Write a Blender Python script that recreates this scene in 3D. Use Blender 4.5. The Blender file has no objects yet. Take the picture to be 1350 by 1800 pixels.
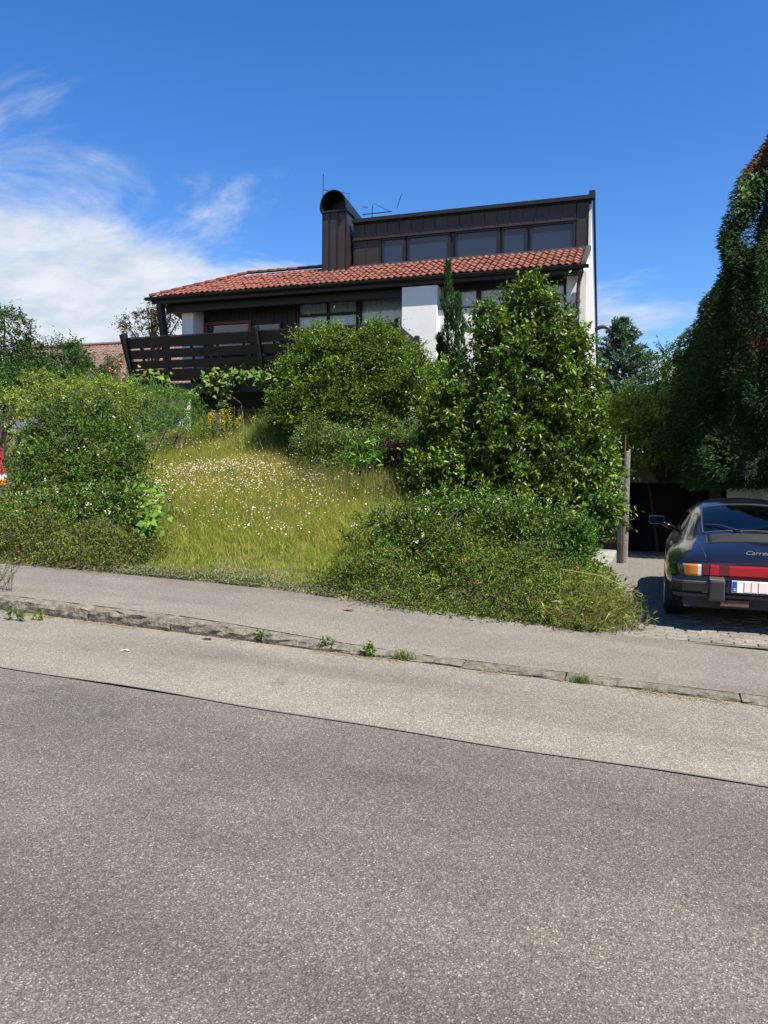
import bpy, bmesh, math, random
import numpy as np
from mathutils import Vector, Matrix
from mathutils.bvhtree import BVHTree

# ------------------------------------------------------------------ camera, sky, sun, exposure
SC = bpy.context.scene
COL = SC.collection
FPX, YAW, PITCH, ROLL, CAMZ = 1352.0, 19.0, -3.0, 0.55, 1.6
cam_data = bpy.data.cameras.new('camera')
cam = bpy.data.objects.new('camera', cam_data)
COL.objects.link(cam)
cam_data.sensor_fit = 'VERTICAL'
cam_data.sensor_height = 24.0
cam_data.lens = 24.0 * FPX / 1800.0
cam_data.clip_start = 0.05
cam_data.clip_end = 3000.0
cam.location = (0, 0, CAMZ)
cam.rotation_euler = (Matrix.Rotation(math.radians(YAW), 3, 'Z') @ Matrix.Rotation(math.radians(90 + PITCH), 3, 'X')
                      @ Matrix.Rotation(math.radians(ROLL), 3, 'Z')).to_euler()
SC.camera = cam
SUN_EL = 57.0
SUN_H = Vector((0.885, -0.465, 0)).normalized()
SUN_DIR = Vector((SUN_H.x * math.cos(math.radians(SUN_EL)), SUN_H.y * math.cos(math.radians(SUN_EL)), math.sin(math.radians(SUN_EL))))
world = bpy.data.worlds.new('World')
SC.world = world
world.use_nodes = True
def build_world():
    nt = world.node_tree; N = nt.nodes; L = nt.links
    N.clear()
    out = N.new('ShaderNodeOutputWorld')
    sky = N.new('ShaderNodeTexSky'); sky.sky_type = 'NISHITA'; sky.sun_disc = False
    sky.sun_elevation = math.radians(SUN_EL)
    sky.sun_rotation = math.atan2(SUN_H.x, SUN_H.y)
    sky.altitude = 450; sky.air_density = 1.0; sky.dust_density = 0.15; sky.ozone_density = 4.0
    bg = N.new('ShaderNodeBackground'); bg.inputs['Strength'].default_value = 0.092
    hs = N.new('ShaderNodeHueSaturation'); hs.inputs['Saturation'].default_value = 1.28; hs.inputs['Hue'].default_value = 0.509
    L.new(sky.outputs[0], hs.inputs['Color']); L.new(hs.outputs[0], bg.inputs['Color'])
    tc = N.new('ShaderNodeTexCoord')
    sep = N.new('ShaderNodeSeparateXYZ'); L.new(tc.outputs['Generated'], sep.inputs[0])
    def math_(op, a, b=None, c=None):
        m = N.new('ShaderNodeMath'); m.operation = op
        for i, v in enumerate((a, b, c)):
            if v is None: continue
            if isinstance(v, (int, float)): m.inputs[i].default_value = v
            else: L.new(v, m.inputs[i])
        return m.outputs[0]
    zz = math_('MAXIMUM', sep.outputs[2], 0.0)
    den = math_('ADD', zz, 0.22)
    comb = N.new('ShaderNodeCombineXYZ')
    L.new(math_('DIVIDE', sep.outputs[0], den), comb.inputs[0])
    L.new(math_('DIVIDE', sep.outputs[1], den), comb.inputs[1])
    mp = N.new('ShaderNodeMapping'); mp.inputs['Location'].default_value = (3.1, 7.4, 0)
    mp.inputs['Rotation'].default_value = (0, 0, 0.5); mp.inputs['Scale'].default_value = (0.9, 1.25, 1)
    L.new(comb.outputs[0], mp.inputs[0])
    n1 = N.new('ShaderNodeTexNoise'); n1.inputs['Scale'].default_value = 2.1; n1.inputs['Detail'].default_value = 9
    n1.inputs['Roughness'].default_value = 0.62; n1.inputs['Distortion'].default_value = 0.35
    L.new(mp.outputs[0], n1.inputs['Vector'])
    n2 = N.new('ShaderNodeTexNoise'); n2.inputs['Scale'].default_value = 5.0; n2.inputs['Detail'].default_value = 8
    n2.inputs['Roughness'].default_value = 0.6
    L.new(mp.outputs[0], n2.inputs['Vector'])
    # a cloud bank standing low over the left half of the sky
    left = math_('ADD', math_('MULTIPLY', sep.outputs[0], -0.945), math_('MULTIPLY', sep.outputs[1], -0.326))
    left = math_('MINIMUM', left, 0.75)
    lin = math_('SUBTRACT', math_('ADD', 0.262, math_('MULTIPLY', left, 0.24)), sep.outputs[2])
    v = math_('ADD', math_('MULTIPLY', lin, 8.0), math_('MULTIPLY', math_('SUBTRACT', n1.outputs[0], 0.5), 3.6))
    mr = N.new('ShaderNodeMapRange'); mr.interpolation_type = 'SMOOTHSTEP'
    mr.inputs['From Min'].default_value = -0.2; mr.inputs['From Max'].default_value = 1.0
    mr.inputs['To Max'].default_value = 0.93
    L.new(v, mr.inputs['Value'])
    cb = N.new('ShaderNodeBackground')
    cr = N.new('ShaderNodeValToRGB')
    cr.color_ramp.elements[0].position = 0.35; cr.color_ramp.elements[0].color = (0.66, 0.74, 0.84, 1)
    cr.color_ramp.elements[1].position = 0.62; cr.color_ramp.elements[1].color = (0.92, 0.95, 0.98, 1)
    L.new(n2.outputs[0], cr.inputs[0]); L.new(cr.outputs[0], cb.inputs['Color'])
    cb.inputs['Strength'].default_value = 0.45
    mix = N.new('ShaderNodeMixShader')
    L.new(mr.outputs[0], mix.inputs[0]); L.new(bg.outputs[0], mix.inputs[1]); L.new(cb.outputs[0], mix.inputs[2])
    L.new(mix.outputs[0], out.inputs['Surface'])
build_world()
sun_data = bpy.data.lights.new('sun', 'SUN')
sun_data.energy = 5.0; sun_data.angle = math.radians(0.53); sun_data.color = (1.0, 0.925, 0.80)
sun = bpy.data.objects.new('sun', sun_data); COL.objects.link(sun)
sun.rotation_euler = SUN_DIR.to_track_quat('Z', 'Y').to_euler()
sun.location = (30, -10, 60)
SC.view_settings.view_transform = 'Standard'
SC.view_settings.look = 'None'
SC.view_settings.exposure = 1.08
SC.view_settings.gamma = 1.0
SC.view_settings.use_curve_mapping = False
SC.render.engine = 'CYCLES'
SC.cycles.max_bounces = 6
SC.cycles.transparent_max_bounces = 12
SC.cycles.use_denoising = True

# ------------------------------------------------------------------ small tools
R = np.random.default_rng(7)
random.seed(7)
_y, _p, _r = map(math.radians, (YAW, PITCH, ROLL))
_f = np.array([-math.sin(_y) * math.cos(_p), math.cos(_y) * math.cos(_p), math.sin(_p)])
_rt = np.array([math.cos(_y), math.sin(_y), 0.0]); _up = np.cross(_rt, _f)
_rt2 = _rt * math.cos(_r) + _up * math.sin(_r); _up2 = _up * math.cos(_r) - _rt * math.sin(_r)
def at(px, py, Y):
    """point of the place at street depth Y that the photograph shows at px, py"""
    d = _f + _rt2 * (px - 675) / FPX + _up2 * (900 - py) / FPX
    t = Y / d[1]
    return np.array([0, 0, CAMZ]) + t * d

def tag(o, label=None, cat=None, group=None, kind=None):
    if label: o['label'] = label
    if cat: o['category'] = cat
    if group: o['group'] = group
    if kind: o['kind'] = kind
    return o
def empty(name, loc=(0, 0, 0), label=None, cat=None, group=None):
    o = bpy.data.objects.new(name, None); COL.objects.link(o); o.location = loc
    o.empty_display_size = 0.2
    return tag(o, label, cat, group)
def link(name, me, mat=None, parent=None, loc=None):
    o = bpy.data.objects.new(name, me); COL.objects.link(o)
    if mat is not None and len(me.materials) == 0: me.materials.append(mat)
    if parent is not None:
        o.parent = parent
        if loc is not None: o.location = loc
        else: o.matrix_parent_inverse = world_of(parent).inverted()
    elif loc is not None: o.location = loc
    return o
def world_of(o):
    m = Matrix.Translation(o.location) @ o.rotation_euler.to_matrix().to_4x4()
    if o.parent: m = world_of(o.parent) @ o.matrix_parent_inverse @ m
    return m
def np_mesh(name, V, F, smooth=False, tint=None):
    V = np.ascontiguousarray(V, dtype=np.float32); F = np.ascontiguousarray(F, dtype=np.int32)
    me = bpy.data.meshes.new(name)
    nf, k = F.shape
    me.vertices.add(len(V)); me.vertices.foreach_set('co', V.ravel())
    me.loops.add(nf * k); me.loops.foreach_set('vertex_index', F.ravel())
    me.polygons.add(nf); me.polygons.foreach_set('loop_start', np.arange(0, nf * k, k, dtype=np.int32))
    if smooth: me.polygons.foreach_set('use_smooth', np.ones(nf, dtype=bool))
    if tint is not None:
        a = me.attributes.new('tint', 'FLOAT_COLOR', 'POINT')
        c = np.ones((len(V), 4), dtype=np.float32); c[:, :3] = tint
        a.data.foreach_set('color', c.ravel())
    me.update(calc_edges=True)
    me.validate()
    return me
class MB:
    def __init__(s): s.v = []; s.f = []
    def add(s, vs, fs):
        b = len(s.v); s.v += [tuple(p) for p in vs]; s.f += [tuple(b + i for i in f) for f in fs]; return s
    def box(s, x0, x1, y0, y1, z0, z1):
        return s.add([(x0, y0, z0), (x1, y0, z0), (x1, y1, z0), (x0, y1, z0), (x0, y0, z1), (x1, y0, z1), (x1, y1, z1), (x0, y1, z1)],
                     [(0, 3, 2, 1), (4, 5, 6, 7), (0, 1, 5, 4), (1, 2, 6, 5), (2, 3, 7, 6), (3, 0, 4, 7)])
    def hexa(s, b4, t4):
        return s.add(list(b4) + list(t4), [(0, 3, 2, 1), (4, 5, 6, 7), (0, 1, 5, 4), (1, 2, 6, 5), (2, 3, 7, 6), (3, 0, 4, 7)])
    def beam(s, a, b, w, h, upv=(0, 0, 1)):
        a, b = Vector(a), Vector(b); d = (b - a).normalized()
        side = d.cross(Vector(upv)).normalized(); u = side.cross(d)
        q = lambda c: [c - side * w / 2 - u * h / 2, c + side * w / 2 - u * h / 2, c + side * w / 2 + u * h / 2, c - side * w / 2 + u * h / 2]
        return s.hexa(q(a), q(b))
    def prism(s, poly, axis, a, b):
        n = len(poly)
        def pt(p, t): return (t, p[0], p[1]) if axis == 'x' else ((p[0], t, p[1]) if axis == 'y' else (p[0], p[1], t))
        vs = [pt(p, a) for p in poly] + [pt(p, b) for p in poly]
        fs = [tuple(range(n - 1, -1, -1)), tuple(range(n, 2 * n))] + [(i, (i + 1) % n, n + (i + 1) % n, n + i) for i in range(n)]
        return s.add(vs, fs)
    def tube(s, pts, rad, k=6, cap=True):
        pts = [Vector(p) for p in pts]; n = len(pts)
        rad = [rad] * n if isinstance(rad, (int, float)) else list(rad)
        b = len(s.v); prev = None
        for i, p in enumerate(pts):
            d = (pts[min(i + 1, n - 1)] - pts[max(i - 1, 0)]).normalized()
            ref = prev if prev is not None else (Vector((0, 0, 1)) if abs(d.z) < .9 else Vector((1, 0, 0)))
            a1 = (ref - d * ref.dot(d)).normalized(); a2 = d.cross(a1); prev = a1
            for j in range(k):
                t = 2 * math.pi * j / k
                s.v.append(tuple(p + (a1 * math.cos(t) + a2 * math.sin(t)) * rad[i]))
        for i in range(n - 1):
            for j in range(k):
                s.f.append((b + i * k + j, b + i * k + (j + 1) % k, b + (i + 1) * k + (j + 1) % k, b + (i + 1) * k + j))
        if cap:
            s.f.append(tuple(b + j for j in range(k - 1, -1, -1))); s.f.append(tuple(b + (n - 1) * k + j for j in range(k)))
        return s
    def lathe(s, prof, center, axis='x', k=28):
        c = Vector(center); b = len(s.v); n = len(prof)
        for r, t in prof:
            for j in range(k):
                a = 2 * math.pi * j / k
                if axis == 'x': p = c + Vector((t, r * math.cos(a), r * math.sin(a)))
                elif axis == 'y': p = c + Vector((r * math.cos(a), t, r * math.sin(a)))
                else: p = c + Vector((r * math.cos(a), r * math.sin(a), t))
                s.v.append(tuple(p))
        for i in range(n - 1):
            for j in range(k):
                s.f.append((b + i * k + j, b + i * k + (j + 1) % k, b + (i + 1) * k + (j + 1) % k, b + (i + 1) * k + j))
        return s
    def mesh(s, name, smooth=False, fix=False):
        me = bpy.data.meshes.new(name); me.from_pydata(s.v, [], s.f)
        if smooth: me.polygons.foreach_set('use_smooth', np.ones(len(s.f), dtype=bool))
        me.update()
        if fix:
            bm = bmesh.new(); bm.from_mesh(me); bmesh.ops.recalc_face_normals(bm, faces=bm.faces); bm.to_mesh(me); bm.free()
        return me
    def build(s, name, mat, parent=None, smooth=False, bevel=0, fix=True):
        o = link(name, s.mesh(name, smooth, fix), mat, parent)
        if bevel:
            m = o.modifiers.new('bevel', 'BEVEL'); m.width = bevel; m.segments = 2; m.limit_method = 'ANGLE'
        return o

# ------------------------------------------------------------------ materials
MATS = {}
def mat(name, col=(0.5, 0.5, 0.5), rough=0.6, metal=0.0, var=0.0, vscale=6.0, bump=0.0, bscale=40.0, spec=0.5, coat=0.0, stretch=None, col2=None):
    if name in MATS: return MATS[name]
    m = bpy.data.materials.new(name); m.use_nodes = True; MATS[name] = m
    nt = m.node_tree; N = nt.nodes; L = nt.links
    b = N['Principled BSDF']
    b.inputs['Base Color'].default_value = (*col, 1); b.inputs['Roughness'].default_value = rough; b.inputs['Metallic'].default_value = metal
    b.inputs['Specular IOR Level'].default_value = spec; b.inputs['Coat Weight'].default_value = coat; b.inputs['Coat Roughness'].default_value = 0.06
    tc = N.new('ShaderNodeTexCoord'); vec = tc.outputs['Object']
    if stretch:
        mp = N.new('ShaderNodeMapping'); mp.inputs['Scale'].default_value = stretch; L.new(vec, mp.inputs[0]); vec = mp.outputs[0]
    if var or col2:
        n = N.new('ShaderNodeTexNoise'); n.inputs['Scale'].default_value = vscale; n.inputs['Detail'].default_value = 6; n.inputs['Roughness'].default_value = 0.65
        L.new(vec, n.inputs['Vector'])
        r = N.new('ShaderNodeValToRGB')
        c2 = col2 if col2 else tuple(min(1, c * (1 + var)) for c in col)
        c1 = col if col2 else tuple(c * (1 - var) for c in col)
        r.color_ramp.elements[0].position = 0.3; r.color_ramp.elements[0].color = (*c1, 1)
        r.color_ramp.elements[1].position = 0.7; r.color_ramp.elements[1].color = (*c2, 1)
        L.new(n.outputs[0], r.inputs[0]); L.new(r.outputs[0], b.inputs['Base Color'])
    if bump:
        n2 = N.new('ShaderNodeTexNoise'); n2.inputs['Scale'].default_value = bscale; n2.inputs['Detail'].default_value = 5
        L.new(vec, n2.inputs['Vector'])
        bp = N.new('ShaderNodeBump'); bp.inputs['Strength'].default_value = bump; bp.inputs['Distance'].default_value = 0.02
        L.new(n2.outputs[0], bp.inputs['Height']); L.new(bp.outputs[0], b.inputs['Normal'])
    return m
def obj_random(m, amount=0.25, hue=0.0):
    """each piece its own shade"""
    nt = m.node_tree; N = nt.nodes; L = nt.links; b = N['Principled BSDF']
    info = N.new('ShaderNodeObjectInfo'); hs = N.new('ShaderNodeHueSaturation')
    mr = N.new('ShaderNodeMapRange'); mr.inputs['To Min'].default_value = 1 - amount; mr.inputs['To Max'].default_value = 1 + amount
    L.new(info.outputs['Random'], mr.inputs[0]); L.new(mr.outputs[0], hs.inputs['Value'])
    src = b.inputs['Base Color'].links[0].from_socket if b.inputs['Base Color'].links else None
    if src: L.new(src, hs.inputs['Color'])
    else: hs.inputs['Color'].default_value = b.inputs['Base Color'].default_value
    L.new(hs.outputs[0], b.inputs['Base Color'])
    return m
def leaf_mat(name, rough=0.5, trans=0.3, spec=0.4):
    m = bpy.data.materials.new(name); m.use_nodes = True; MATS[name] = m
    nt = m.node_tree; N = nt.nodes; L = nt.links; b = N['Principled BSDF']; out = N['Material Output']
    at_ = N.new('ShaderNodeAttribute'); at_.attribute_name = 'tint'
    b.inputs['Roughness'].default_value = rough; b.inputs['Specular IOR Level'].default_value = spec
    L.new(at_.outputs['Color'], b.inputs['Base Color'])
    t = N.new('ShaderNodeBsdfTranslucent')
    mx = N.new('ShaderNodeMix'); mx.data_type = 'RGBA'; mx.blend_type = 'MULTIPLY'; mx.inputs[0].default_value = 1.0
    mx.inputs[7].default_value = (1.25, 1.3, 0.5, 1); L.new(at_.outputs['Color'], mx.inputs[6]); L.new(mx.outputs[2], t.inputs['Color'])
    ms = N.new('ShaderNodeMixShader'); ms.inputs[0].default_value = trans
    L.new(b.outputs[0], ms.inputs[1]); L.new(t.outputs[0], ms.inputs[2]); L.new(ms.outputs[0], out.inputs['Surface'])
    return m
def glass_mat(name, tint=(0.9, 0.95, 1.0), refl=0.12, dark=0.0):
    m = bpy.data.materials.new(name); m.use_nodes = True; MATS[name] = m
    nt = m.node_tree; N = nt.nodes; L = nt.links; out = N['Material Output']; N.remove(N['Principled BSDF'])
    fr = N.new('ShaderNodeFresnel'); fr.inputs['IOR'].default_value = 1.5
    g = N.new('ShaderNodeBsdfGlossy'); g.inputs['Roughness'].default_value = 0.02
    t = N.new('ShaderNodeBsdfTransparent'); t.inputs['Color'].default_value = (*tint, 1)
    mr = N.new('ShaderNodeMapRange'); mr.inputs['From Min'].default_value = 0.0; mr.inputs['To Min'].default_value = refl * 0.6; mr.inputs['To Max'].default_value = 1.0
    L.new(fr.outputs[0], mr.inputs[0])
    ms = N.new('ShaderNodeMixShader'); L.new(mr.outputs[0], ms.inputs[0]); L.new(t.outputs[0], ms.inputs[1]); L.new(g.outputs[0], ms.inputs[2])
    L.new(ms.outputs[0], out.inputs['Surface'])
    return m
leaf_mat('leaf_glossy', 0.42, 0.2, 0.35); leaf_mat('leaf_soft', 0.6, 0.3, 0.2); leaf_mat('needle', 0.65, 0.16, 0.18); leaf_mat('petal', 0.6, 0.4, 0.2)
leaf_mat('grass_blade', 0.6, 0.5, 0.2)
glass_mat('window_glass', (0.94, 0.97, 0.98), 0.03); glass_mat('car_glass', (0.5, 0.58, 0.62), 0.02)
mat('window_sky_tint', (0.011, 0.026, 0.06), 0.03, 0.0, spec=0.5, coat=0.0)  # blue of the mirrored sky is put into the pane's base colour
mat('bark', (0.09, 0.07, 0.05), 0.9, var=0.4, vscale=20, bump=0.5)
def asphalt(name, base, chip, dark, scale=130.0, patch=(0.9, 1.1), stainc=(0.74, 0.73, 0.72), lanes=()):
    m = bpy.data.materials.new(name); m.use_nodes = True; MATS[name] = m
    nt = m.node_tree; N = nt.nodes; L = nt.links; b = N['Principled BSDF']
    b.inputs['Roughness'].default_value = 0.82; b.inputs['Specular IOR Level'].default_value = 0.3
    tc = N.new('ShaderNodeTexCoord')
    def noise(sc, det=4, rough=0.6, vec=None):
        n = N.new('ShaderNodeTexNoise'); n.inputs['Scale'].default_value = sc; n.inputs['Detail'].default_value = det; n.inputs['Roughness'].default_value = rough
        L.new(vec or tc.outputs['Object'], n.inputs['Vector']); return n.outputs[0]
    def ramp(src, stops):
        r = N.new('ShaderNodeValToRGB'); e = r.color_ramp.elements
        while len(e) < len(stops): e.new(0.5)
        for i, (p, c) in enumerate(stops): e[i].position = p; e[i].color = (*c, 1) if len(c) == 3 else c
        L.new(src, r.inputs[0]); return r.outputs[0]
    def mix(f, a, b2, mode='MIX'):
        x = N.new('ShaderNodeMix'); x.data_type = 'RGBA'; x.blend_type = mode
        if isinstance(f, float): x.inputs[0].default_value = f
        else: L.new(f, x.inputs[0])
        for i, s in ((6, a), (7, b2)):
            if isinstance(s, tuple): x.inputs[i].default_value = (*s, 1)
            else: L.new(s, x.inputs[i])
        return x.outputs[2]
    v = N.new('ShaderNodeTexVoronoi'); v.inputs['Scale'].default_value = scale; v.inputs['Randomness'].default_value = 1.0
    L.new(tc.outputs['Object'], v.inputs['Vector'])
    sp = N.new('ShaderNodeSeparateColor'); L.new(v.outputs['Color'], sp.inputs[0])
    edge = ramp(v.outputs['Distance'], [(0.45, (1, 1, 1)), (0.75, (0.55, 0.55, 0.55))])
    cells = ramp(sp.outputs[0], [(0.0, tuple(c * 0.66 for c in base)), (0.35, tuple(c * 0.9 for c in base)), (0.7, tuple(c * 1.08 for c in base)), (0.9, tuple(c * 1.3 for c in base)), (0.98, chip), (1.0, tuple(min(1, c * 1.2) for c in chip))])
    c = mix(1.0, cells, edge, 'MULTIPLY')
    v2 = N.new('ShaderNodeTexVoronoi'); v2.inputs['Scale'].default_value = scale * 0.42; L.new(tc.outputs['Object'], v2.inputs['Vector'])
    sp2 = N.new('ShaderNodeSeparateColor'); L.new(v2.outputs['Color'], sp2.inputs[0])
    coarse = ramp(sp2.outputs[1], [(0.0, (0.84,) * 3), (0.5, (1.0,) * 3), (0.9, (1.1,) * 3), (1.0, (1.35, 1.33, 1.28))])
    c = mix(1.0, c, coarse, 'MULTIPLY')
    fine = ramp(noise(320, 3), [(0.3, (0.72,) * 3), (0.7, (1.25,) * 3)])
    c = mix(1.0, c, fine, 'MULTIPLY')
    big = ramp(noise(0.55, 5, 0.6), [(0.30, (patch[0],) * 3), (0.68, (patch[1],) * 3)])
    c = mix(1.0, c, big, 'MULTIPLY')
    mid = ramp(noise(2.6, 7, 0.7), [(0.28, (0.9, 0.9, 0.9)), (0.72, (1.08, 1.08, 1.07))])
    spot = ramp(noise(1.7, 3, 0.5), [(0.66, (1, 1, 1)), (0.76, (0.72, 0.72, 0.74))])
    c = mix(1.0, c, spot, 'MULTIPLY')
    c = mix(1.0, c, mid, 'MULTIPLY')
    st = N.new('ShaderNodeMapping'); st.inputs['Scale'].default_value = (0.22, 1.2, 1); L.new(tc.outputs['Object'], st.inputs[0])
    stain = ramp(noise(1.05, 4, 0.55, st.outputs[0]), [(0.52, (1, 1, 1)), (0.72, stainc)])
    c = mix(1.0, c, stain, 'MULTIPLY')
    tk = N.new('ShaderNodeMapping'); tk.inputs['Scale'].default_value = (0.05, 0.8, 1); L.new(tc.outputs['Object'], tk.inputs[0])
    track = ramp(noise(1.3, 3, 0.5, tk.outputs[0]), [(0.36, (0.9, 0.9, 0.9)), (0.62, (1.07, 1.07, 1.06))])
    c = mix(1.0, c, track, 'MULTIPLY')
    # tyre-polished lanes running along the road, worn a little darker
    for yc, hw, k in lanes:
        sx = N.new('ShaderNodeSeparateXYZ'); L.new(tc.outputs['Object'], sx.inputs[0])
        wv = N.new('ShaderNodeMath'); wv.operation = 'MULTIPLY_ADD'; wv.inputs[1].default_value = 0.7; L.new(noise(0.5, 4, 0.6), wv.inputs[0]); L.new(sx.outputs[1], wv.inputs[2])
        ds = N.new('ShaderNodeMath'); ds.operation = 'SUBTRACT'; L.new(wv.outputs[0], ds.inputs[0]); ds.inputs[1].default_value = yc + 0.35
        ab = N.new('ShaderNodeMath'); ab.operation = 'ABSOLUTE'; L.new(ds.outputs[0], ab.inputs[0])
        c = mix(1.0, c, ramp(ab.outputs[0], [(0.0, k), (hw, (1, 1, 1))]), 'MULTIPLY')
    L.new(c, b.inputs['Base Color'])
    bp = N.new('ShaderNodeBump'); bp.inputs['Strength'].default_value = 0.55; bp.inputs['Distance'].default_value = 0.004
    L.new(v.outputs['Distance'], bp.inputs['Height']); L.new(bp.outputs[0], b.inputs['Normal'])
    return m
asphalt('asphalt_road', (0.137, 0.126, 0.107), (0.285, 0.265, 0.222), (0.055, 0.051, 0.048), 175, (0.86, 1.12), (0.72, 0.68, 0.72), [(3.55, 0.55, (0.8, 0.78, 0.8)), (2.05, 0.5, (0.84, 0.81, 0.84))])
asphalt('asphalt_strip', (0.212, 0.196, 0.167), (0.36, 0.335, 0.28), (0.105, 0.098, 0.088), 190, (0.92, 1.08))
asphalt('asphalt_path', (0.186, 0.173, 0.149), (0.34, 0.315, 0.268), (0.09, 0.084, 0.076), 200, (0.9, 1.1))
mat('bitumen', (0.1, 0.096, 0.088), 0.7, var=0.25, vscale=30)
obj_random(mat('granite', (0.052, 0.047, 0.038), 0.85, col2=(0.2, 0.182, 0.14), vscale=14, bump=0.9, bscale=45), 0.15)
obj_random(mat('paver_stone', (0.12, 0.11, 0.095), 0.85, col2=(0.22, 0.2, 0.17), vscale=14, bump=0.6, bscale=60), 0.22)
mat('soil', (0.06, 0.06, 0.026), 0.95, col2=(0.12, 0.1, 0.045), vscale=3.5, bump=0.5)
mat('sand_joint', (0.13, 0.12, 0.09), 0.95, col2=(0.1, 0.115, 0.05), vscale=5)
obj_random(mat('clay_tile', (0.105, 0.027, 0.018), 0.8, col2=(0.215, 0.066, 0.042), vscale=5, bump=0.4, bscale=50), 0.2)
mat('clay_tile_old', (0.1, 0.055, 0.042), 0.85, col2=(0.19, 0.125, 0.105), vscale=2.2, bump=0.4)
mat('render_white', (0.66, 0.66, 0.65), 0.85, col2=(0.74, 0.74, 0.73), vscale=1.5, bump=0.25, bscale=90)
mat('render_streaked', (0.5, 0.49, 0.46), 0.85, col2=(0.68, 0.68, 0.66), vscale=1.3, bump=0.2, bscale=90, stretch=(6, 6, 0.35))
mat('timber_black', (0.0075, 0.008, 0.009), 0.55, var=0.45, vscale=5, bump=0.35, bscale=18, stretch=(0.4, 6, 6))
mat('timber_dark', (0.013, 0.0115, 0.0105), 0.6, var=0.4, vscale=6, bump=0.3, stretch=(6, 6, 0.4))
mat('timber_grey', (0.11, 0.1, 0.085), 0.7, var=0.3, vscale=6, stretch=(0.5, 6, 6))
mat('timber_red', (0.12, 0.03, 0.018), 0.5, var=0.2)
obj_random(mat('copper_brown', (0.036, 0.027, 0.025), 0.45, 0.35, var=0.22, vscale=2.5), 0.12)
mat('metal_dark', (0.014, 0.015, 0.016), 0.45, 0.3, var=0.3, vscale=8)
mat('zinc', (0.1, 0.095, 0.09), 0.45, 0.6, var=0.25, vscale=9)
mat('curtain_shade_blue', (0.76, 0.83, 0.92), 0.9)  # white cloth with the bluish cast of shade mixed into its colour
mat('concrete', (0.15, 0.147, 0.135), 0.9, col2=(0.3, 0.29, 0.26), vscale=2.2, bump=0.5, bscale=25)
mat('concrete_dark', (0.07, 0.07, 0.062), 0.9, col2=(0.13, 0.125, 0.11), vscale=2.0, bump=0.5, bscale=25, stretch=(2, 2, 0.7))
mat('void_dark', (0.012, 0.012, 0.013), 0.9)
mat('rust', (0.1, 0.055, 0.035), 0.85, var=0.35, vscale=20)

# ------------------------------------------------------------------ ground, road, pavement, kerb, drive
def sst(a, b, x):
    t = np.clip((np.asarray(x, float) - a) / (b - a), 0, 1); return t * t * (3 - 2 * t)
def road_z(X): return -0.031 * np.asarray(X, float)
def kerb_h(X): return 0.125 - 0.09 * sst(-4.4, -1.6, X)
def pave_z(X, Y): return road_z(X) + kerb_h(X) + 0.012 * (np.asarray(Y, float) - 6.0)
PAVE_BACK = 7.85
def drive_z(Y):
    Y = np.asarray(Y, float)
    return np.where(Y < 8.3, 0.055 - 0.035 * np.clip((Y - 7.75) / 0.5, 0, 1), np.where(Y < 12.5, 0.02, 0.02 - 0.056 * (Y - 12.5)))
def garden_z(X, Y):
    X = np.asarray(X, float); Y = np.asarray(Y, float)
    base = pave_z(np.clip(X, -30, 0), PAVE_BACK) + 0.03
    start = 8.1 + 7.0 * sst(-10.3, -11.6, X)
    ramp = 0.205 * np.clip(Y - start, 0, None); top = 17.6
    ramp = np.where(Y > top, 0.205 * (top - 8.1) + 0.03 * np.clip(Y - top, 0, 14) * 1.0, np.minimum(ramp, 0.205 * (top - 8.1) + 0.0 * Y))
    soft = 0.25 * np.exp(-np.clip(Y - 8.1, 0, None) / 0.8) * 0
    z = base + ramp + soft + 0.05 * np.sin(X * 1.7 + 0.6 * Y) * sst(8.2, 10, Y) + 0.03 * np.sin(X * 3.1 - Y * 2.2) * sst(8.2, 10, Y)
    b = sst(-3.6, -0.55, X)
    z = z * (1 - b) + (drive_z(np.minimum(Y, 22)) - 0.06) * b
    rb = sst(2.5, 2.9, X) * sst(7.4, 9, Y) * 0.5 + sst(1.62, 1.9, X) * sst(18.3, 18.9, Y)
    z = z + np.clip(rb, 0, 1) * (1.35 - (drive_z(np.minimum(Y, 22)) - 0.06)) * sst(-0.5, 1.6, X)
    return z
def ground_z(X, Y):
    X = np.asarray(X, float); Y = np.asarray(Y, float)
    low = road_z(np.clip(X, -60, 60)) - 0.08
    t = sst(7.5 - 0.2 * sst(-1.2, -0.5, X), 7.85 - 0.2 * sst(-1.2, -0.5, X), Y)
    return low * (1 - t) + garden_z(np.clip(X, -60, 60), Y) * t
def build_ground():
    xs = np.concatenate([[-600, -300, -150, -80, -50, -35, -27], np.arange(-22, 9.01, 0.3), [12, 17, 25, 40, 80, 160, 300, 600]])
    ys = np.concatenate([[-300, -100, -40, -15, -5, 2, 5, 6.8], np.arange(7.3, 24.01, 0.3), [27, 32, 40, 60, 100, 200, 400, 900]])
    gx, gy = np.meshgrid(xs, ys); V = np.stack([gx, gy, ground_z(gx, gy)], -1).reshape(-1, 3)
    nx = len(xs); i, j = np.meshgrid(np.arange(nx - 1), np.arange(len(ys) - 1)); a = (j * nx + i).ravel()
    F = np.stack([a, a + 1, a + nx + 1, a + nx], -1)
    tag(link('ground', np_mesh('ground', V, F, True), MATS['soil']), kind='structure')
build_ground()
def sheet(name, xs, ys, zf, m, lift=0.0, wob=None):
    gx, gy = np.meshgrid(xs, ys)
    if wob is not None: gy = gy + wob(gx, gy)
    V = np.stack([gx, gy, zf(gx, gy) + lift], -1).reshape(-1, 3); nx = len(xs)
    i, j = np.meshgrid(np.arange(nx - 1), np.arange(len(ys) - 1)); a = (j * nx + i).ravel()
    F = np.stack([a, a + 1, a + nx + 1, a + nx], -1)
    return tag(link(name, np_mesh(name, V, F, True), MATS[m]), kind='structure')
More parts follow.
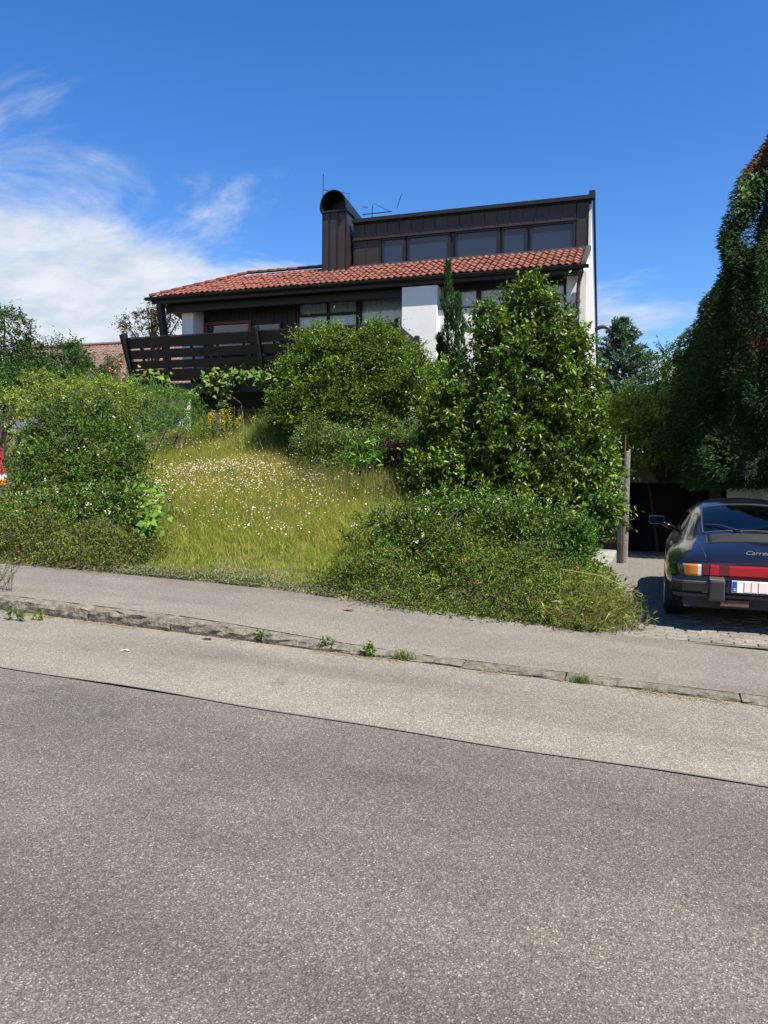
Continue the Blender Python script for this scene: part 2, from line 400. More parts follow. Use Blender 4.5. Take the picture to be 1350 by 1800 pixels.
LX = np.concatenate([[-120, -60, -30], np.arange(-15, 8.1, 0.5), [15, 30, 60, 120]])
sheet('road', LX, np.array([-4.0, -1, 1.5, 4.35]), lambda x, y: road_z(x), 'asphalt_road')
def seam(x): return 0.018 * np.sin(x * 1.3) + 0.012 * np.sin(x * 3.7 + 1)
sheet('road_strip', LX, np.array([4.345, 5.0, 5.93]), lambda x, y: road_z(x), 'asphalt_strip', 0.004, lambda x, y: np.where(y < 4.5, seam(x), 0))
def build_seam():
    xs = np.arange(-16, 10, 0.12); w = 0.004 + 0.009 * (0.5 + 0.5 * np.sin(xs * 2.1)) * (0.4 + 0.6 * np.sin(xs * 0.7 + 2) ** 2)
    y = 4.345 + seam(xs); V = np.concatenate([np.stack([xs, y - w, road_z(xs) + 0.007], -1), np.stack([xs, y + w * 0.6, road_z(xs) + 0.008], -1)])
    n = len(xs); i = np.arange(n - 1); F = np.stack([i, i + 1, i + n + 1, i + n], -1)
    tag(link('road_seam', np_mesh('road_seam', V, F), MATS['bitumen']), kind='structure')
build_seam()
PX = np.concatenate([[-60, -30], np.arange(-16, 8.1, 0.35), [15, 30, 60]])
def back_wob(x, y):
    return np.where(y > 7.5, 0.05 * np.sin(x * 2.3) + 0.03 * np.sin(x * 5.1 + 1) - 0.30 * sst(-5.6, -8.5, x) - 0.2 * sst(-1.2, -0.5, x), 0)
sheet('pavement', PX, np.array([6.07, 6.6, 7.2, 7.84]), pave_z, 'asphalt_path', 0, back_wob)
def build_kerb():
    root = tag(empty('kerb', (0, 6.0, 0)), kind='structure')
    j = [-15.6, -14.4, -13.3, -12.2, -11.1, -10.1, -9.1, -8.0, -7.0, -5.95, -5.0, -4.08, -3.15, -2.2, -1.37, -0.57, 0.66, 1.6, 2.65, 3.6, 4.6, 5.7]
    for k in range(len(j) - 1):
        x0, x1 = j[k] + 0.006, j[k + 1] - 0.006
        n = max(8, int((x1 - x0) / 0.07)); xs = np.linspace(x0, x1, n)
        prof = [(5.925, -0.04), (5.915, 0.3), (5.918, 0.62), (5.93, 0.9), (5.952, 1.0), (6.0, 1.01), (6.05, 1.0), (6.078, 0.93), (6.08, -0.04)]
        V = []; rr = np.random.default_rng(100 + k); off = rr.normal(0, 0.006)
        for i, x in enumerate(xs):
            h = float(kerb_h(x)); z0 = float(road_z(x)); rough = 0.5 + 0.5 * h / 0.135
            for q, (y, t) in enumerate(prof):
                dy = rr.normal(0, 0.009 * rough) if 1 <= q <= 4 else rr.normal(0, 0.002)
                dz = rr.normal(0, 0.004) if q in (3, 4, 5, 6) else 0
                end = 0.012 if i in (0, n - 1) and q in (3, 4, 5) else 0
                V.append((x, y + dy + off + end * 0.5, z0 + (h * t if t > 0 else t) + dz - end))
        m = len(prof); F = []
        for i in range(n - 1):
            for q in range(m - 1): F.append((i * m + q, (i + 1) * m + q, (i + 1) * m + q + 1, i * m + q + 1))
        F += [tuple(range(m)), tuple((n - 1) * m + q for q in range(m - 1, -1, -1))]
        b = MB(); b.add(V, F); b.build('kerbstone', MATS['granite'], root)
build_kerb()
def build_drive():
    ys = np.concatenate([np.arange(7.6, 8.6, 0.2), np.arange(8.8, 22.3, 0.5)])
    root = sheet('driveway', np.array([-0.62, 0.5, 1.5, 2.9]), ys, lambda x, y: drive_z(y) + 0 * x, 'sand_joint', -0.012)
    def paver(rr):
        lx, ly = 0.095 + rr.normal(0, 0.002), 0.0465 + rr.normal(0, 0.0015); b = MB(); c = 0.008
        q = [(-lx, -ly), (lx, -ly), (lx, ly), (-lx, ly)]; t = [(-lx + c, -ly + c), (lx - c, -ly + c), (lx - c, ly - c), (-lx + c, ly - c)]
        b.add([(*p, -0.03) for p in q] + [(*p, -0.004) for p in q] + [(*p, 0.004 + rr.normal(0, 0.001)) for p in t],
              [(0, 1, 5, 4), (1, 2, 6, 5), (2, 3, 7, 6), (3, 0, 4, 7), (4, 5, 9, 8), (5, 6, 10, 9), (6, 7, 11, 10), (7, 4, 8, 11), (8, 9, 10, 11)])
        return b
    rr = np.random.default_rng(5); protos = [paver(rr) for _ in range(6)]
    meshes = []
    for p in protos: me = p.mesh('paver'); me.materials.append(MATS['paver_stone']); meshes.append(me)
    rest = MB(); count = 0; row = 0; y = 7.7
    while y < 22.2:
        x = -0.5 + (0.1 if row % 2 else 0) + rr.normal(0, 0.01)
        while x < 2.85:
            z = float(drive_z(y)) + rr.normal(0, 0.0025); xx = x + rr.normal(0, 0.003); k = int(rr.integers(6))
            if count < 300 and not (x > 2.6):
                o = link('paver', meshes[k], None, root, (xx, y, z)); o.rotation_euler = (rr.normal(0, 0.012), rr.normal(0, 0.012), rr.normal(0, 0.012)); count += 1
            else: rest.add([(v[0] + xx, v[1] + y, v[2] + z) for v in protos[k].v], protos[k].f)
            x += 0.198
        y += 0.0985; row += 1
    tag(rest.build('pavers_beyond', MATS['paver_stone'], root, fix=False), kind='stuff')
build_drive()

# ------------------------------------------------------------------ the house
def build_house():
    H = empty('house', (-7.3, 24, 2.6), 'dark timber and white house with red tiled roof and long glazed upper storey', 'house')
    W = MATS['render_white']; T = MATS['timber_black']; TD = MATS['timber_dark']
    # walls
    b = MB(); b.box(-13.0, -12.62, 19.5, 28.5, 4.42, 6.5); b.build('side_wall', W, H); MB().box(-12.98, -12.63, 19.9, 28.5, 1.5, 4.418).build('lower_side_wall', TD, H)
    b = MB(); b.hexa([(-2.02, 19.31, 0.0), (-1.56, 19.31, 0.0), (-1.86, 28.4, 0.0), (-2.3, 28.4, 0.0)],
                     [(-2.02, 19.31, 6.48), (-1.56, 19.31, 6.48), (-1.86, 28.4, 4.55), (-2.3, 28.4, 4.55)])
    b.add([(-1.56, 19.31, 6.483), (-1.565, 20.44, 7.05), (-1.565, 20.47, 8.44), (-1.86, 28.4, 4.57), (-1.98, 19.31, 6.483), (-2.0, 20.44, 7.05), (-2.0, 20.5, 8.44), (-2.2, 28.4, 4.57)],
          [(0, 3, 2, 1), (4, 5, 6, 7), (0, 1, 5, 4), (1, 2, 6, 5), (2, 3, 7, 6)])
    b.build('gable_wall', MATS['render_streaked'], H)
    b = MB(); b.box(-13.0, -2.2, 28.1, 28.5, 1.5, 4.4); b.build('back_wall', W, H)
    b = MB(); b.box(-6.12, -5.18, 19.02, 20.3, 1.8, 6.32); b.build('chimney_breast', W, H, bevel=0.01)
    b = MB(); b.box(-5.18, -2.05, 19.1, 19.62, 1.8, 5.71); b.build('parapet_wall', W, H)
    b = MB(); b.box(-5.175, -2.0, 19.06, 19.64, 5.713, 5.75); b.build('window_ledge', MATS['zinc'], H)
    b = MB(); b.box(-12.62, -6.12, 20.0, 20.25, 1.8, 4.42); b.build('lower_wall', TD, H)
    b = MB(); b.box(-12.6, -2.1, 20.9, 28, 4.3, 4.5); b.build('floor_slab', MATS['concrete'], H)
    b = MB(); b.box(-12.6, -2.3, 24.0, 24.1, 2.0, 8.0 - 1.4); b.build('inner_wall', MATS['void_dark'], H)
    # upper recessed timber front, built of upright boards with openings for door and windows
    front = MB().box(-12.62, -6.12, 20.12, 20.16, 6.36, 6.9).build('head_board', TD, H)
    def boards(x0, x1, z0, z1, y=20.05, w=0.145):
        n = max(1, round((x1 - x0) / w)); w = (x1 - x0) / n
        for k in range(n):
            MB().box(x0 + k * w + 0.004, x0 + (k + 1) * w - 0.004, y, y + 0.03, z0, z1).build('board', TD, H)
    boards(-12.6, -11.95 - 0.62, 4.45, 6.36); boards(-10.98, -9.6, 4.45, 6.36); boards(-12.6, -10.98, 6.0, 6.36)
    MB().box(-12.6, -9.6, 20.09, 20.12, 4.45, 6.36).build('backing_board', TD, H)
    def window(x0, x1, z0, z1, y, cols, transom=None, fm=None, frame=0.06, curtain=True, parent=H, name='window', depth=0.07, curtain_x=None, glass='window_glass'):
        fm = fm or MATS['timber_black']
        b = MB(); b.box(x0, x1, y, y + depth, z1 - frame, z1); b.box(x0, x1, y, y + depth, z0, z0 + frame)
        b.box(x0, x0 + frame, y + 0.001, y + depth - 0.001, z0 + frame, z1 - frame); b.box(x1 - frame, x1, y + 0.001, y + depth - 0.001, z0 + frame, z1 - frame)
        edges = [x0 + frame] + list(cols) + [x1 - frame]
        for c in cols: b.box(c - frame * .55, c + frame * .55, y + 0.002, y + depth - 0.002, z0 + frame, z1 - frame)
        if transom: b.box(x0 + frame, x1 - frame, y - 0.004, y + depth - 0.004, transom - 0.035, transom + 0.035)
        f = b.build(name, fm, parent, bevel=0.006)
        for k in range(len(edges) - 1):
            a, c = edges[k] + (frame * .55 if k else 0), edges[k + 1] - (frame * .55 if k < len(edges) - 2 else 0)
            MB().box(a, c, y + depth * .55, y + depth * .55 + 0.012, z0 + frame, z1 - frame).build('pane', MATS[glass], f)
        if curtain:
            ca, cb = curtain_x or (x0, x1)
            n = int((cb - ca) / 0.018); xs = np.linspace(ca, cb, n); rr = np.random.default_rng(int(abs(x0) * 100))
            ph = np.cumsum(rr.uniform(0.3, 1.1, n)); yy = y + depth + 0.09 + 0.03 * np.sin(ph) + 0.012 * np.sin(ph * 2.3)
            V = np.concatenate([np.stack([xs, yy, np.full(n, z0 - 0.3)], -1), np.stack([xs, yy, np.full(n, z1)], -1)])
            i = np.arange(n - 1); link('curtain', np_mesh('curtain', V, np.stack([i, i + 1, i + n + 1, i + n], -1), True), MATS['curtain_shade_blue'], f)
        return f
    # balcony door with the red frame
    d = window(-12.56, -11.02, 4.5, 5.95, 20.0, [], None, MATS['timber_red'], 0.09, True, H, 'balcony_door', 0.09, (-12.4, -11.9))
    MB().box(-11.98, -11.09, 20.13, 20.15, 4.6, 5.86).build('blind', MATS['timber_grey'], d)
    window(-10.9, -10.05, 4.6, 5.85, 20.0, [], None, None, 0.05, True, H, 'window', 0.05)
    # curtained window strip and the wide fixed light next to it
    window(-9.58, -7.72, 4.5, 6.36, 20.04, [-8.62], 5.98)
    window(-7.68, -6.14, 4.5, 6.34, 20.04, [])
    MB().box(-9.6, -6.12, 20.02, 20.03 + .02, 6.345, 6.62).build('lintel', T, H)
    # windows right of the chimney breast
    window(-5.16, -4.24, 5.76, 6.3, 19.5, [-4.72], None, None, 0.05, True)
    window(-4.22, -2.06, 5.76, 6.3, 19.5, [-3.5, -2.78], None, None, 0.05, True)
    MB().box(-5.18, -2.05, 19.44, 19.5, 6.3, 6.62).build('lintel', T, H)
    # front roof: deck, tiles, soffit, fascia, gutter
    s = 0.53; z0 = 6.56; Y0 = 19.0
    rz = lambda y: z0 + s * (y - Y0)
    hipx = lambda y: -13.72 + (y - Y0) * (2.4 / 1.7)
    b = MB(); yr = 20.7
    top = [(-13.72, Y0, rz(Y0)), (-1.66, Y0, rz(Y0)), (-1.66, yr, rz(yr)), (hipx(yr), yr, rz(yr))]
    b.add([(x, y, z - 0.03) for x, y, z in top] + [(x, y, z - 0.14) for x, y, z in top], [(0, 1, 2, 3), (7, 6, 5, 4), (0, 4, 5, 1), (1, 5, 6, 2), (2, 6, 7, 3), (3, 7, 4, 0)])
    roof = b.build('roof', T, H)
    # hip side and rear slope of the low wing
    b = MB(); b.add([(-13.72, 19, 6.53), (hipx(yr), yr, rz(yr) - 0.03), (-13.72, 28.6, 4.5), (-8.0, yr, rz(yr) - 0.03), (-8.0, 28.6, 4.5), (-12.2, 28.6, 4.5)],
                    [(0, 1, 5, 2), (1, 3, 4, 5)]); b.build('rear_slope', MATS['clay_tile_old'], roof)
    # pantiles
    tw, tl, lap = 0.172, 0.34, 0.262
    def tile_geo():
        xs = np.linspace(-tw / 2 - 0.008, tw / 2 + 0.008, 9); u = (xs + tw / 2) / tw
        zz = 0.021 * np.cos(2 * np.pi * (u - 0.28)) + 0.008
        vs, fs = [], []
        for yy, dz in ((0, 0.03), (tl, 0.0)):
            for x, z in zip(xs, zz): vs.append((x, yy, z + dz))
        for x, z in zip(xs, zz): vs.append((x, 0.004, z + 0.03 - 0.022))
        n = 9
        for i in range(n - 1): fs += [(i, i + 1, n + i + 1, n + i), (2 * n + i, 2 * n + i + 1, i + 1, i)]
        return vs, fs
    tv, tf = tile_geo(); b = MB(); b.add(tv, tf); tme = b.mesh('tile', True); tme.materials.append(MATS['clay_tile'])
    ang = math.atan(s); tiles = []; rr = np.random.default_rng(3)
    for row in range(6):
        y = Y0 - 0.05 + row * lap * math.cos(ang)
        k = 0
        while True:
            x = -1.78 - k * tw; k += 1
            if x < -13.7: break
            if x - tw * 0.5 < hipx(y + 0.12) - 0.05: continue
            if y > 20.2 and -8.8 < x < -1.7 and row == 5: pass
            tiles.append((x, y, row))
    tiles.sort(key=lambda t: -t[0])
    rest = MB()
    for i, (x, y, row) in enumerate(tiles):
        loc = (x + rr.normal(0, 0.004), y + rr.normal(0, 0.006), rz(y) + 0.012 + rr.normal(0, 0.004)); rot = (ang + rr.normal(0, 0.01), rr.normal(0, 0.015), rr.normal(0, 0.01))
        if i < 300:
            o = link('tile', tme, None, roof); o.matrix_parent_inverse = world_of(roof).inverted(); o.location = loc; o.rotation_euler = rot
        else:
            M = Matrix.Translation(loc) @ Matrix.Rotation(rot[2], 4, 'Z') @ Matrix.Rotation(rot[1], 4, 'Y') @ Matrix.Rotation(rot[0], 4, 'X')
            rest.add([M @ Vector(v) for v in tv], tf)
    o = rest.build('far_tiles', MATS['clay_tile'], roof, smooth=True, fix=False); tag(o, kind='stuff')
    # hip and ridge caps
    def caps(p0, p1, n):
        p0, p1 = Vector(p0), Vector(p1)
        for k in range(n):
            a = p0.lerp(p1, k / n); c = p0.lerp(p1, (k + 1.12) / n)
            d = (c - a).normalized(); side = d.cross(Vector((0, 0, 1))).normalized(); u = side.cross(d); b = MB(); vs = []
            for q, (p, r) in enumerate(((a, 0.085), (c, 0.07))):
                for t in np.linspace(0, math.pi, 7): vs.append(p + side * (r * math.cos(t)) + u * (r * math.sin(t) - 0.02))
            b.add(vs, [(i, i + 1, 8 + i, 7 + i) for i in range(6)] + [tuple(range(7))]); b.build('ridge_cap', MATS['clay_tile'], roof, smooth=True)
    caps((-13.74, 18.98, rz(18.98) + 0.03), (hipx(20.62), 20.62, rz(20.62) + 0.05), 9)
    caps((hipx(20.62), 20.62, rz(20.62) + 0.05), (-8.85, 20.62, rz(20.62) + 0.05), 8)
    # lead flashing along the clerestory foot and the right verge
    MB().box(-8.0, -1.55, 20.32, 20.39, rz(20.3) - 0.02, rz(20.3) + 0.09).build('flashing', MATS['zinc'], H)
    b = MB(); b.hexa([(-1.66, 18.98, 6.5), (-1.56, 18.98, 6.5), (-1.56, 20.4, 6.5 + 1.42 * s), (-1.66, 20.4, 6.5 + 1.42 * s)],
                     [(-1.66, 18.98, 6.62), (-1.56, 18.98, 6.62), (-1.56, 20.4, 6.63 + 1.42 * s), (-1.66, 20.4, 6.63 + 1.42 * s)]); b.build('verge_flashing', MATS['zinc'], H)
    MB().box(-13.6, -1.7, 19.02, 20.1, 6.37, 6.4).build('soffit', T, H)
    MB().box(-13.66, -1.6, 18.965, 19.015, 6.34, 6.55).build('fascia', T, H, bevel=0.005)
    MB().box(-13.4, -6.2, 19.3, 19.5, 6.15, 6.355).build('eave_beam', T, H, bevel=0.008)
    pts = [(x, 0, 0) for x in (0, 1)]
    b = MB(); n = 9; prof = [(18.895 + 0.07 * math.cos(t), 6.5 + 0.07 * math.sin(t)) for t in np.linspace(math.pi, 2 * math.pi, n)]
    vs = []; 
    for x in (-13.8, -1.48):
        vs += [(x, y, z) for y, z in prof] + [(x, 18.895 + (y - 18.895) * 0.9, 6.5 + (z - 6.5) * 0.9) for y, z in prof]
    fs = []
    for i in range(n - 1): fs += [(i, i + 1, 2 * n + i + 1, 2 * n + i), (n + i + 1, n + i, 3 * n + i, 3 * n + i + 1)]
    fs += [(0, 2 * n, 3 * n, n), (n - 1, 2 * n - 1, 4 * n - 1, 3 * n - 1)] + [tuple(range(n)), tuple(range(2 * n, 3 * n))]
    b.add(vs, fs); b.tube([(-13.8, 18.825, 6.502), (-1.48, 18.825, 6.502)], 0.01, 6); b.build('gutter', MATS['metal_dark'], H)
    b = MB(); b.tube([(-1.66, 18.9, 6.42), (-1.66, 19.02, 6.32), (-1.72, 19.2, 6.2), (-1.74, 19.24, 6.05), (-1.74, 19.24, 0.6)], 0.045, 10); dp = b.build('downpipe', MATS['zinc'], H, smooth=True)
    for z in (5.75, 4.2): MB().lathe([(0.05, -0.03), (0.062, -0.03), (0.062, 0.03), (0.05, 0.03)], (-1.74, 19.24, z), 'z', 14).build('pipe_collar', MATS['zinc'], dp)
    b = MB(); b.tube([(-1.92, 18.88, 6.56), (-1.85, 18.95, 6.35), (-1.73, 19.15, 6.1), (-1.72, 19.17, 5.2)], 0.006, 5); b.build('lightning_wire', MATS['zinc'], H)
    # rear roof falling away, its dark verge standing past the gable wall
    b = MB(); b.add([(-8.0, 20.36, 8.6), (-1.56, 20.36, 8.6), (-1.9, 28.6, 4.62), (-8.0, 28.6, 4.62), (-8.0, 20.36, 8.48), (-1.56, 20.36, 8.48), (-1.9, 28.6, 4.5), (-8.0, 28.6, 4.5)],
                    [(0, 1, 2, 3), (7, 6, 5, 4), (0, 4, 5, 1), (1, 5, 6, 2), (2, 6, 7, 3), (3, 7, 4, 0)]); b.build('rear_roof', MATS['metal_dark'], H)
    b = MB(); b.hexa([(-1.535, 20.34, 8.5), (-1.475, 20.34, 8.5), (-1.8, 28.6, 4.55), (-1.86, 28.6, 4.55)], [(-1.535, 20.34, 8.68), (-1.475, 20.34, 8.68), (-1.8, 28.6, 4.68), (-1.86, 28.6, 4.68)])
    b.build('verge_board', MATS['metal_dark'], H)
    b = MB(); b.box(-8.02, -1.575, 20.28, 20.44, 8.5, 8.605); b.box(-1.62, -1.47, 20.27, 20.46, 8.5, 8.7); b.build('roof_edge_trim', MATS['metal_dark'], H, bevel=0.006)
    # glazed clerestory clad in brown metal trays
    C = MB().box(-8.02, -1.625, 20.45, 20.6, 7.0, 8.5).build('clerestory', MATS['metal_dark'], H)
    CB = MATS['copper_brown']
    def trays(x0, x1, za, zb, w=0.345, y=20.40):
        n = max(1, round((x1 - x0) / w)); w = (x1 - x0) / n
        for k in range(n):
            a, c = x0 + k * w, x0 + (k + 1) * w
            bb = MB(); bb.box(a + 0.008, c - 0.008, y, y + 0.045, za, zb)
            if k < n - 1 or True: bb.box(c - 0.008, c + 0.008, y - 0.022, y + 0.046, za, zb)
            bb.build('tray', CB, C)
    trays(-8.02, -1.95, 8.07, 8.5); trays(-8.02, -7.2, 7.2, 8.02, 0.33, 20.43); trays(-1.93, -1.63, 7.2, 8.5, 0.33, 20.405)
    MB().box(-8.02, -1.94, 20.365, 20.45, 8.03, 8.068).build('drip_edge', CB, C)
    for x0, x1 in ((-7.16, -6.48), (-6.42, -5.22), (-5.08, -3.88), (-3.82, -3.16), (-3.09, -1.95)):
        f = window(x0, x1, 7.3, 8.03, 20.40, [], None, MATS['metal_dark'], 0.055, False, H, 'window', 0.06, None, 'window_sky_tint')
        MB().box(x0, x1, 20.36, 20.42, 7.27, 7.298).build('sill', MATS['zinc'], f)
    # clad chimney with its barrel hood
    ch = MB().box(-8.82, -8.1, 20.12, 20.85, 6.9, 8.78).build('chimney', CB, H)
    for x in (-8.82, -8.6, -8.36, -8.1): MB().box(x - 0.009, x + 0.009, 20.095, 20.121, 7.1, 8.77).build('seam', MATS['metal_dark'], ch)
    MB().box(-8.86, -8.06, 20.06, 20.9, 8.78, 8.83).build('chimney_band', MATS['metal_dark'], ch)
    b = MB(); n = 15; cx = -8.46
    for q, (y, dz) in enumerate(((19.98, 0.0), (21.35, -0.18))):
        for r in (0.40, 0.375):
            for t in np.linspace(0, math.pi, n): b.v.append((cx + r * math.cos(t), y, 8.84 + dz + (r + 0.09) * math.sin(t) ** 0.8 * 1.05))
    for i in range(n - 1):
        b.f += [(i, i + 1, 2 * n + i + 1, 2 * n + i), (n + i + 1, n + i, 3 * n + i, 3 * n + i + 1), (i + 1, i, n + i, n + i + 1), (2 * n + i, 2 * n + i + 1, 3 * n + i + 1, 3 * n + i)]
    b.build('chimney_hood', MATS['metal_dark'], ch, smooth=False)
    b = MB(); b.add([(cx + 0.38 * math.cos(t), 20.55, 8.83 + 0.46 * math.sin(t)) for t in np.linspace(0, math.pi, n)], [tuple(range(n))]); b.build('hood_back', MATS['metal_dark'], ch)
    MB().hexa([(-8.1, 20.86, 8.3), (-8.06, 20.86, 8.3), (-8.06, 21.5, 8.0), (-8.1, 21.5, 8.0)], [(-8.1, 20.86, 8.85), (-8.06, 20.86, 8.85), (-8.06, 21.5, 8.6), (-8.1, 21.5, 8.6)]).build('hood_cheek', MATS['timber_grey'], ch)
    # aerials
    b = MB(); b.tube([(-8.82, 20.1, 8.6), (-8.8, 20.1, 9.85)], 0.011, 5); b.tube([(-8.81, 20.1, 9.42), (-8.1, 20.3, 9.32)], 0.008, 5); b.tube([(-8.1, 20.3, 9.32), (-8.12, 20.3, 8.98)], 0.006, 5)
    b.build('aerial_mast', MATS['metal_dark'], H)
    b = MB(); b.tube([(-8.05, 21.2, 9.02), (-7.15, 21.2, 9.02)], 0.014, 5); b.tube([(-7.75, 21.2, 8.6), (-7.74, 21.2, 9.25)], 0.012, 5); b.tube([(-7.7, 21.2, 9.3), (-7.2, 21.2, 9.02)], 0.007, 5)
    b.tube([(-7.0, 21.2, 9.1), (-6.86, 21.2, 9.48)], 0.008, 5); b.tube([(-8.05, 21.2, 9.24), (-7.88, 21.2, 9.21)], 0.01, 5); b.tube([(-7.74, 21.2, 8.2), (-7.75, 21.2, 8.7)], 0.014, 5); b.build('aerial', MATS['metal_dark'], H)
    # balcony: deck, raking posts, wide boards of the railing
    B = MB().box(-13.95, -6.15, 18.75, 20.05, 4.3, 4.45).build('balcony', TD, H)
    lean = lambda z: 18.72 - 0.36 * (z - 4.15)
    def rail_board(x0, x1, za, zb):
        MB().hexa([(x0, lean(za), za), (x1, lean(za), za), (x1, lean(za) + 0.04, za), (x0, lean(za) + 0.04, za)],
                  [(x0, lean(zb), zb), (x1, lean(zb), zb), (x1, lean(zb) + 0.04, zb), (x0, lean(zb) + 0.04, zb)]).build('railing_board', T, B, bevel=0.004)
    spans = [(-14.06, -9.98), (-9.86, -6.0)]
    for x0, x1 in spans:
        for za, zb in ((5.0, 5.27), (4.72, 4.95), (4.45, 4.66), (4.1, 4.4)): rail_board(x0, x1, za, zb)
        MB().hexa([(x0, lean(5.272) - 0.02, 5.272), (x1, lean(5.272) - 0.02, 5.272), (x1, lean(5.272) + 0.07, 5.285), (x0, lean(5.272) + 0.07, 5.285)],
                  [(x0, lean(5.3) - 0.02, 5.295), (x1, lean(5.3) - 0.02, 5.295), (x1, lean(5.3) + 0.07, 5.305), (x0, lean(5.3) + 0.07, 5.305)]).build('handrail', MATS['timber_grey'], B)
        for k in range(5):
            x = x0 + (x1 - x0) * (k + 0.5) / 5
            MB().beam((x, lean(4.15) + 0.07, 4.15), (x, lean(5.26) + 0.07, 5.26), 0.07, 0.05, (0, 1, 0)).build('railing_post', T, B)
    for x in (-14.1, -9.92, -5.98):
        MB().beam((x, lean(2.7) + 0.1, 2.7), (x, lean(5.4) - 0.01, 5.4), 0.1, 0.24, (0, 1, 0)).build('raking_post', T, B, bevel=0.006)
    for x in (-13.9, -9.9, -6.3): MB().box(x - 0.08, x + 0.08, 18.9, 20.1, 4.05, 4.298).build('joist', T, B)
    MB().beam((-13.42, 19.05, 6.34), (-13.42, 19.45, 4.44), 0.16, 0.2, (0, 1, 0)).build('roof_post', T, H, bevel=0.006)
    MB().box(-13.95, -6.2, 18.78, 18.83, 3.74, 4.04).build('edge_board', T, B); MB().box(-9.8, -6.4, 18.82, 18.9, 3.55, 3.6).build('lower_rail', MATS['timber_grey'], B)
    MB().box(-14.0, -9.95, 19.6, 19.7, 3.3, 3.34).build('lower_rail', MATS['timber_grey'], B)
    # ground floor glazing in the shade of the balcony
    window(-10.6, -8.8, 2.55, 3.5, 19.92, [-9.7], None, None, 0.07, False, H, 'window', 0.07, None, 'window_sky_tint'); window(-8.6, -6.6, 2.55, 3.9, 19.92, [-7.6], None, None, 0.07, False, H, 'window', 0.07, None, 'window_sky_tint')
    MB().box(-12.2, -11.85, 19.95, 19.995, 2.4, 3.3).build('plaster_panel', W, H)
    # stair posts beside the white chimney breast
    MB().box(-6.1, -5.98, 18.35, 18.5, 3.3, 5.36).build('stair_post', T, H); MB().box(-5.62, -5.51, 18.5, 18.62, 3.0, 4.98).build('stair_post', T, H)
    MB().beam((-6.0, 18.42, 5.1), (-5.56, 18.56, 4.72), 0.05, 0.24).build('stair_rail', MATS['timber_dark'], H)
    for k in range(4): MB().beam((-6.0, 18.42, 4.78 - k * 0.3), (-5.56, 18.56, 4.4 - k * 0.3), 0.05, 0.2).build('stair_rail', MATS['timber_dark'], H)
build_house()

# ------------------------------------------------------------------ garage, posts, walls along the drive
def build_garage():
    G = empty('garage', (0.9, 23, -0.5), 'low concrete garage with black open front under overgrown roof', 'garage')
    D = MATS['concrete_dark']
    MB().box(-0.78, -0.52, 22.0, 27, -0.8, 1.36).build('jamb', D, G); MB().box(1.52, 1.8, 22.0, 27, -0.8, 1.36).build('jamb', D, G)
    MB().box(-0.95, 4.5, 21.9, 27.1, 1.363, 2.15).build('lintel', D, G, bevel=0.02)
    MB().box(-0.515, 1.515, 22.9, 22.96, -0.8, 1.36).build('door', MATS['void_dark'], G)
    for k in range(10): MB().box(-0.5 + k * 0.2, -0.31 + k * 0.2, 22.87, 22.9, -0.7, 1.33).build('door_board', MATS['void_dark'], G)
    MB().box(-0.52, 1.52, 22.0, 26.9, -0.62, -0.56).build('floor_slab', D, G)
    w = MB(); w.box(1.62, 6.0, 18.3, 18.55, -0.6, 1.32)
    tag(w.build('retaining_wall', MATS['concrete'], bevel=0.015), 'streaked grey concrete retaining wall below the tall conifers behind the car', 'wall')
    w = MB(); w.box(-0.98, -0.56, 11.6, 15.4, -0.3, 0.14); w.box(-0.92, -0.54, 11.9, 12.8, 0.14, 0.24)
    tag(w.build('edging_wall', MATS['concrete'], bevel=0.02), 'low concrete edging wall between shrub bank and cobbled drive', 'wall')
    # gate posts: two weathered concrete uprights with a rusty pole between
    p = MB().box(-0.575, -0.475, 15.9, 16.05, -0.25, 1.6).build('concrete_post', MATS['concrete'], bevel=0.012)
    tag(p, 'shorter weathered concrete post left of the rusty pole by the garage', 'post')
    p = MB().box(-0.45, -0.37, 15.9, 16.05, -0.25, 2.05).build('concrete_post', MATS['concrete'], bevel=0.012)
    tag(p, 'taller weathered concrete post between rusty pole and black garage mouth', 'post')
    b = MB(); b.tube([(-0.465, 15.86, -0.2), (-0.465, 15.86, 1.15)], 0.022, 8); b.tube([(-0.465, 15.86, 1.15), (-0.465, 15.86, 2.4)], 0.014, 8)
    tag(b.build('steel_pole', MATS['rust']), 'thin rusty steel pole standing between two concrete posts', 'pole')
build_garage()

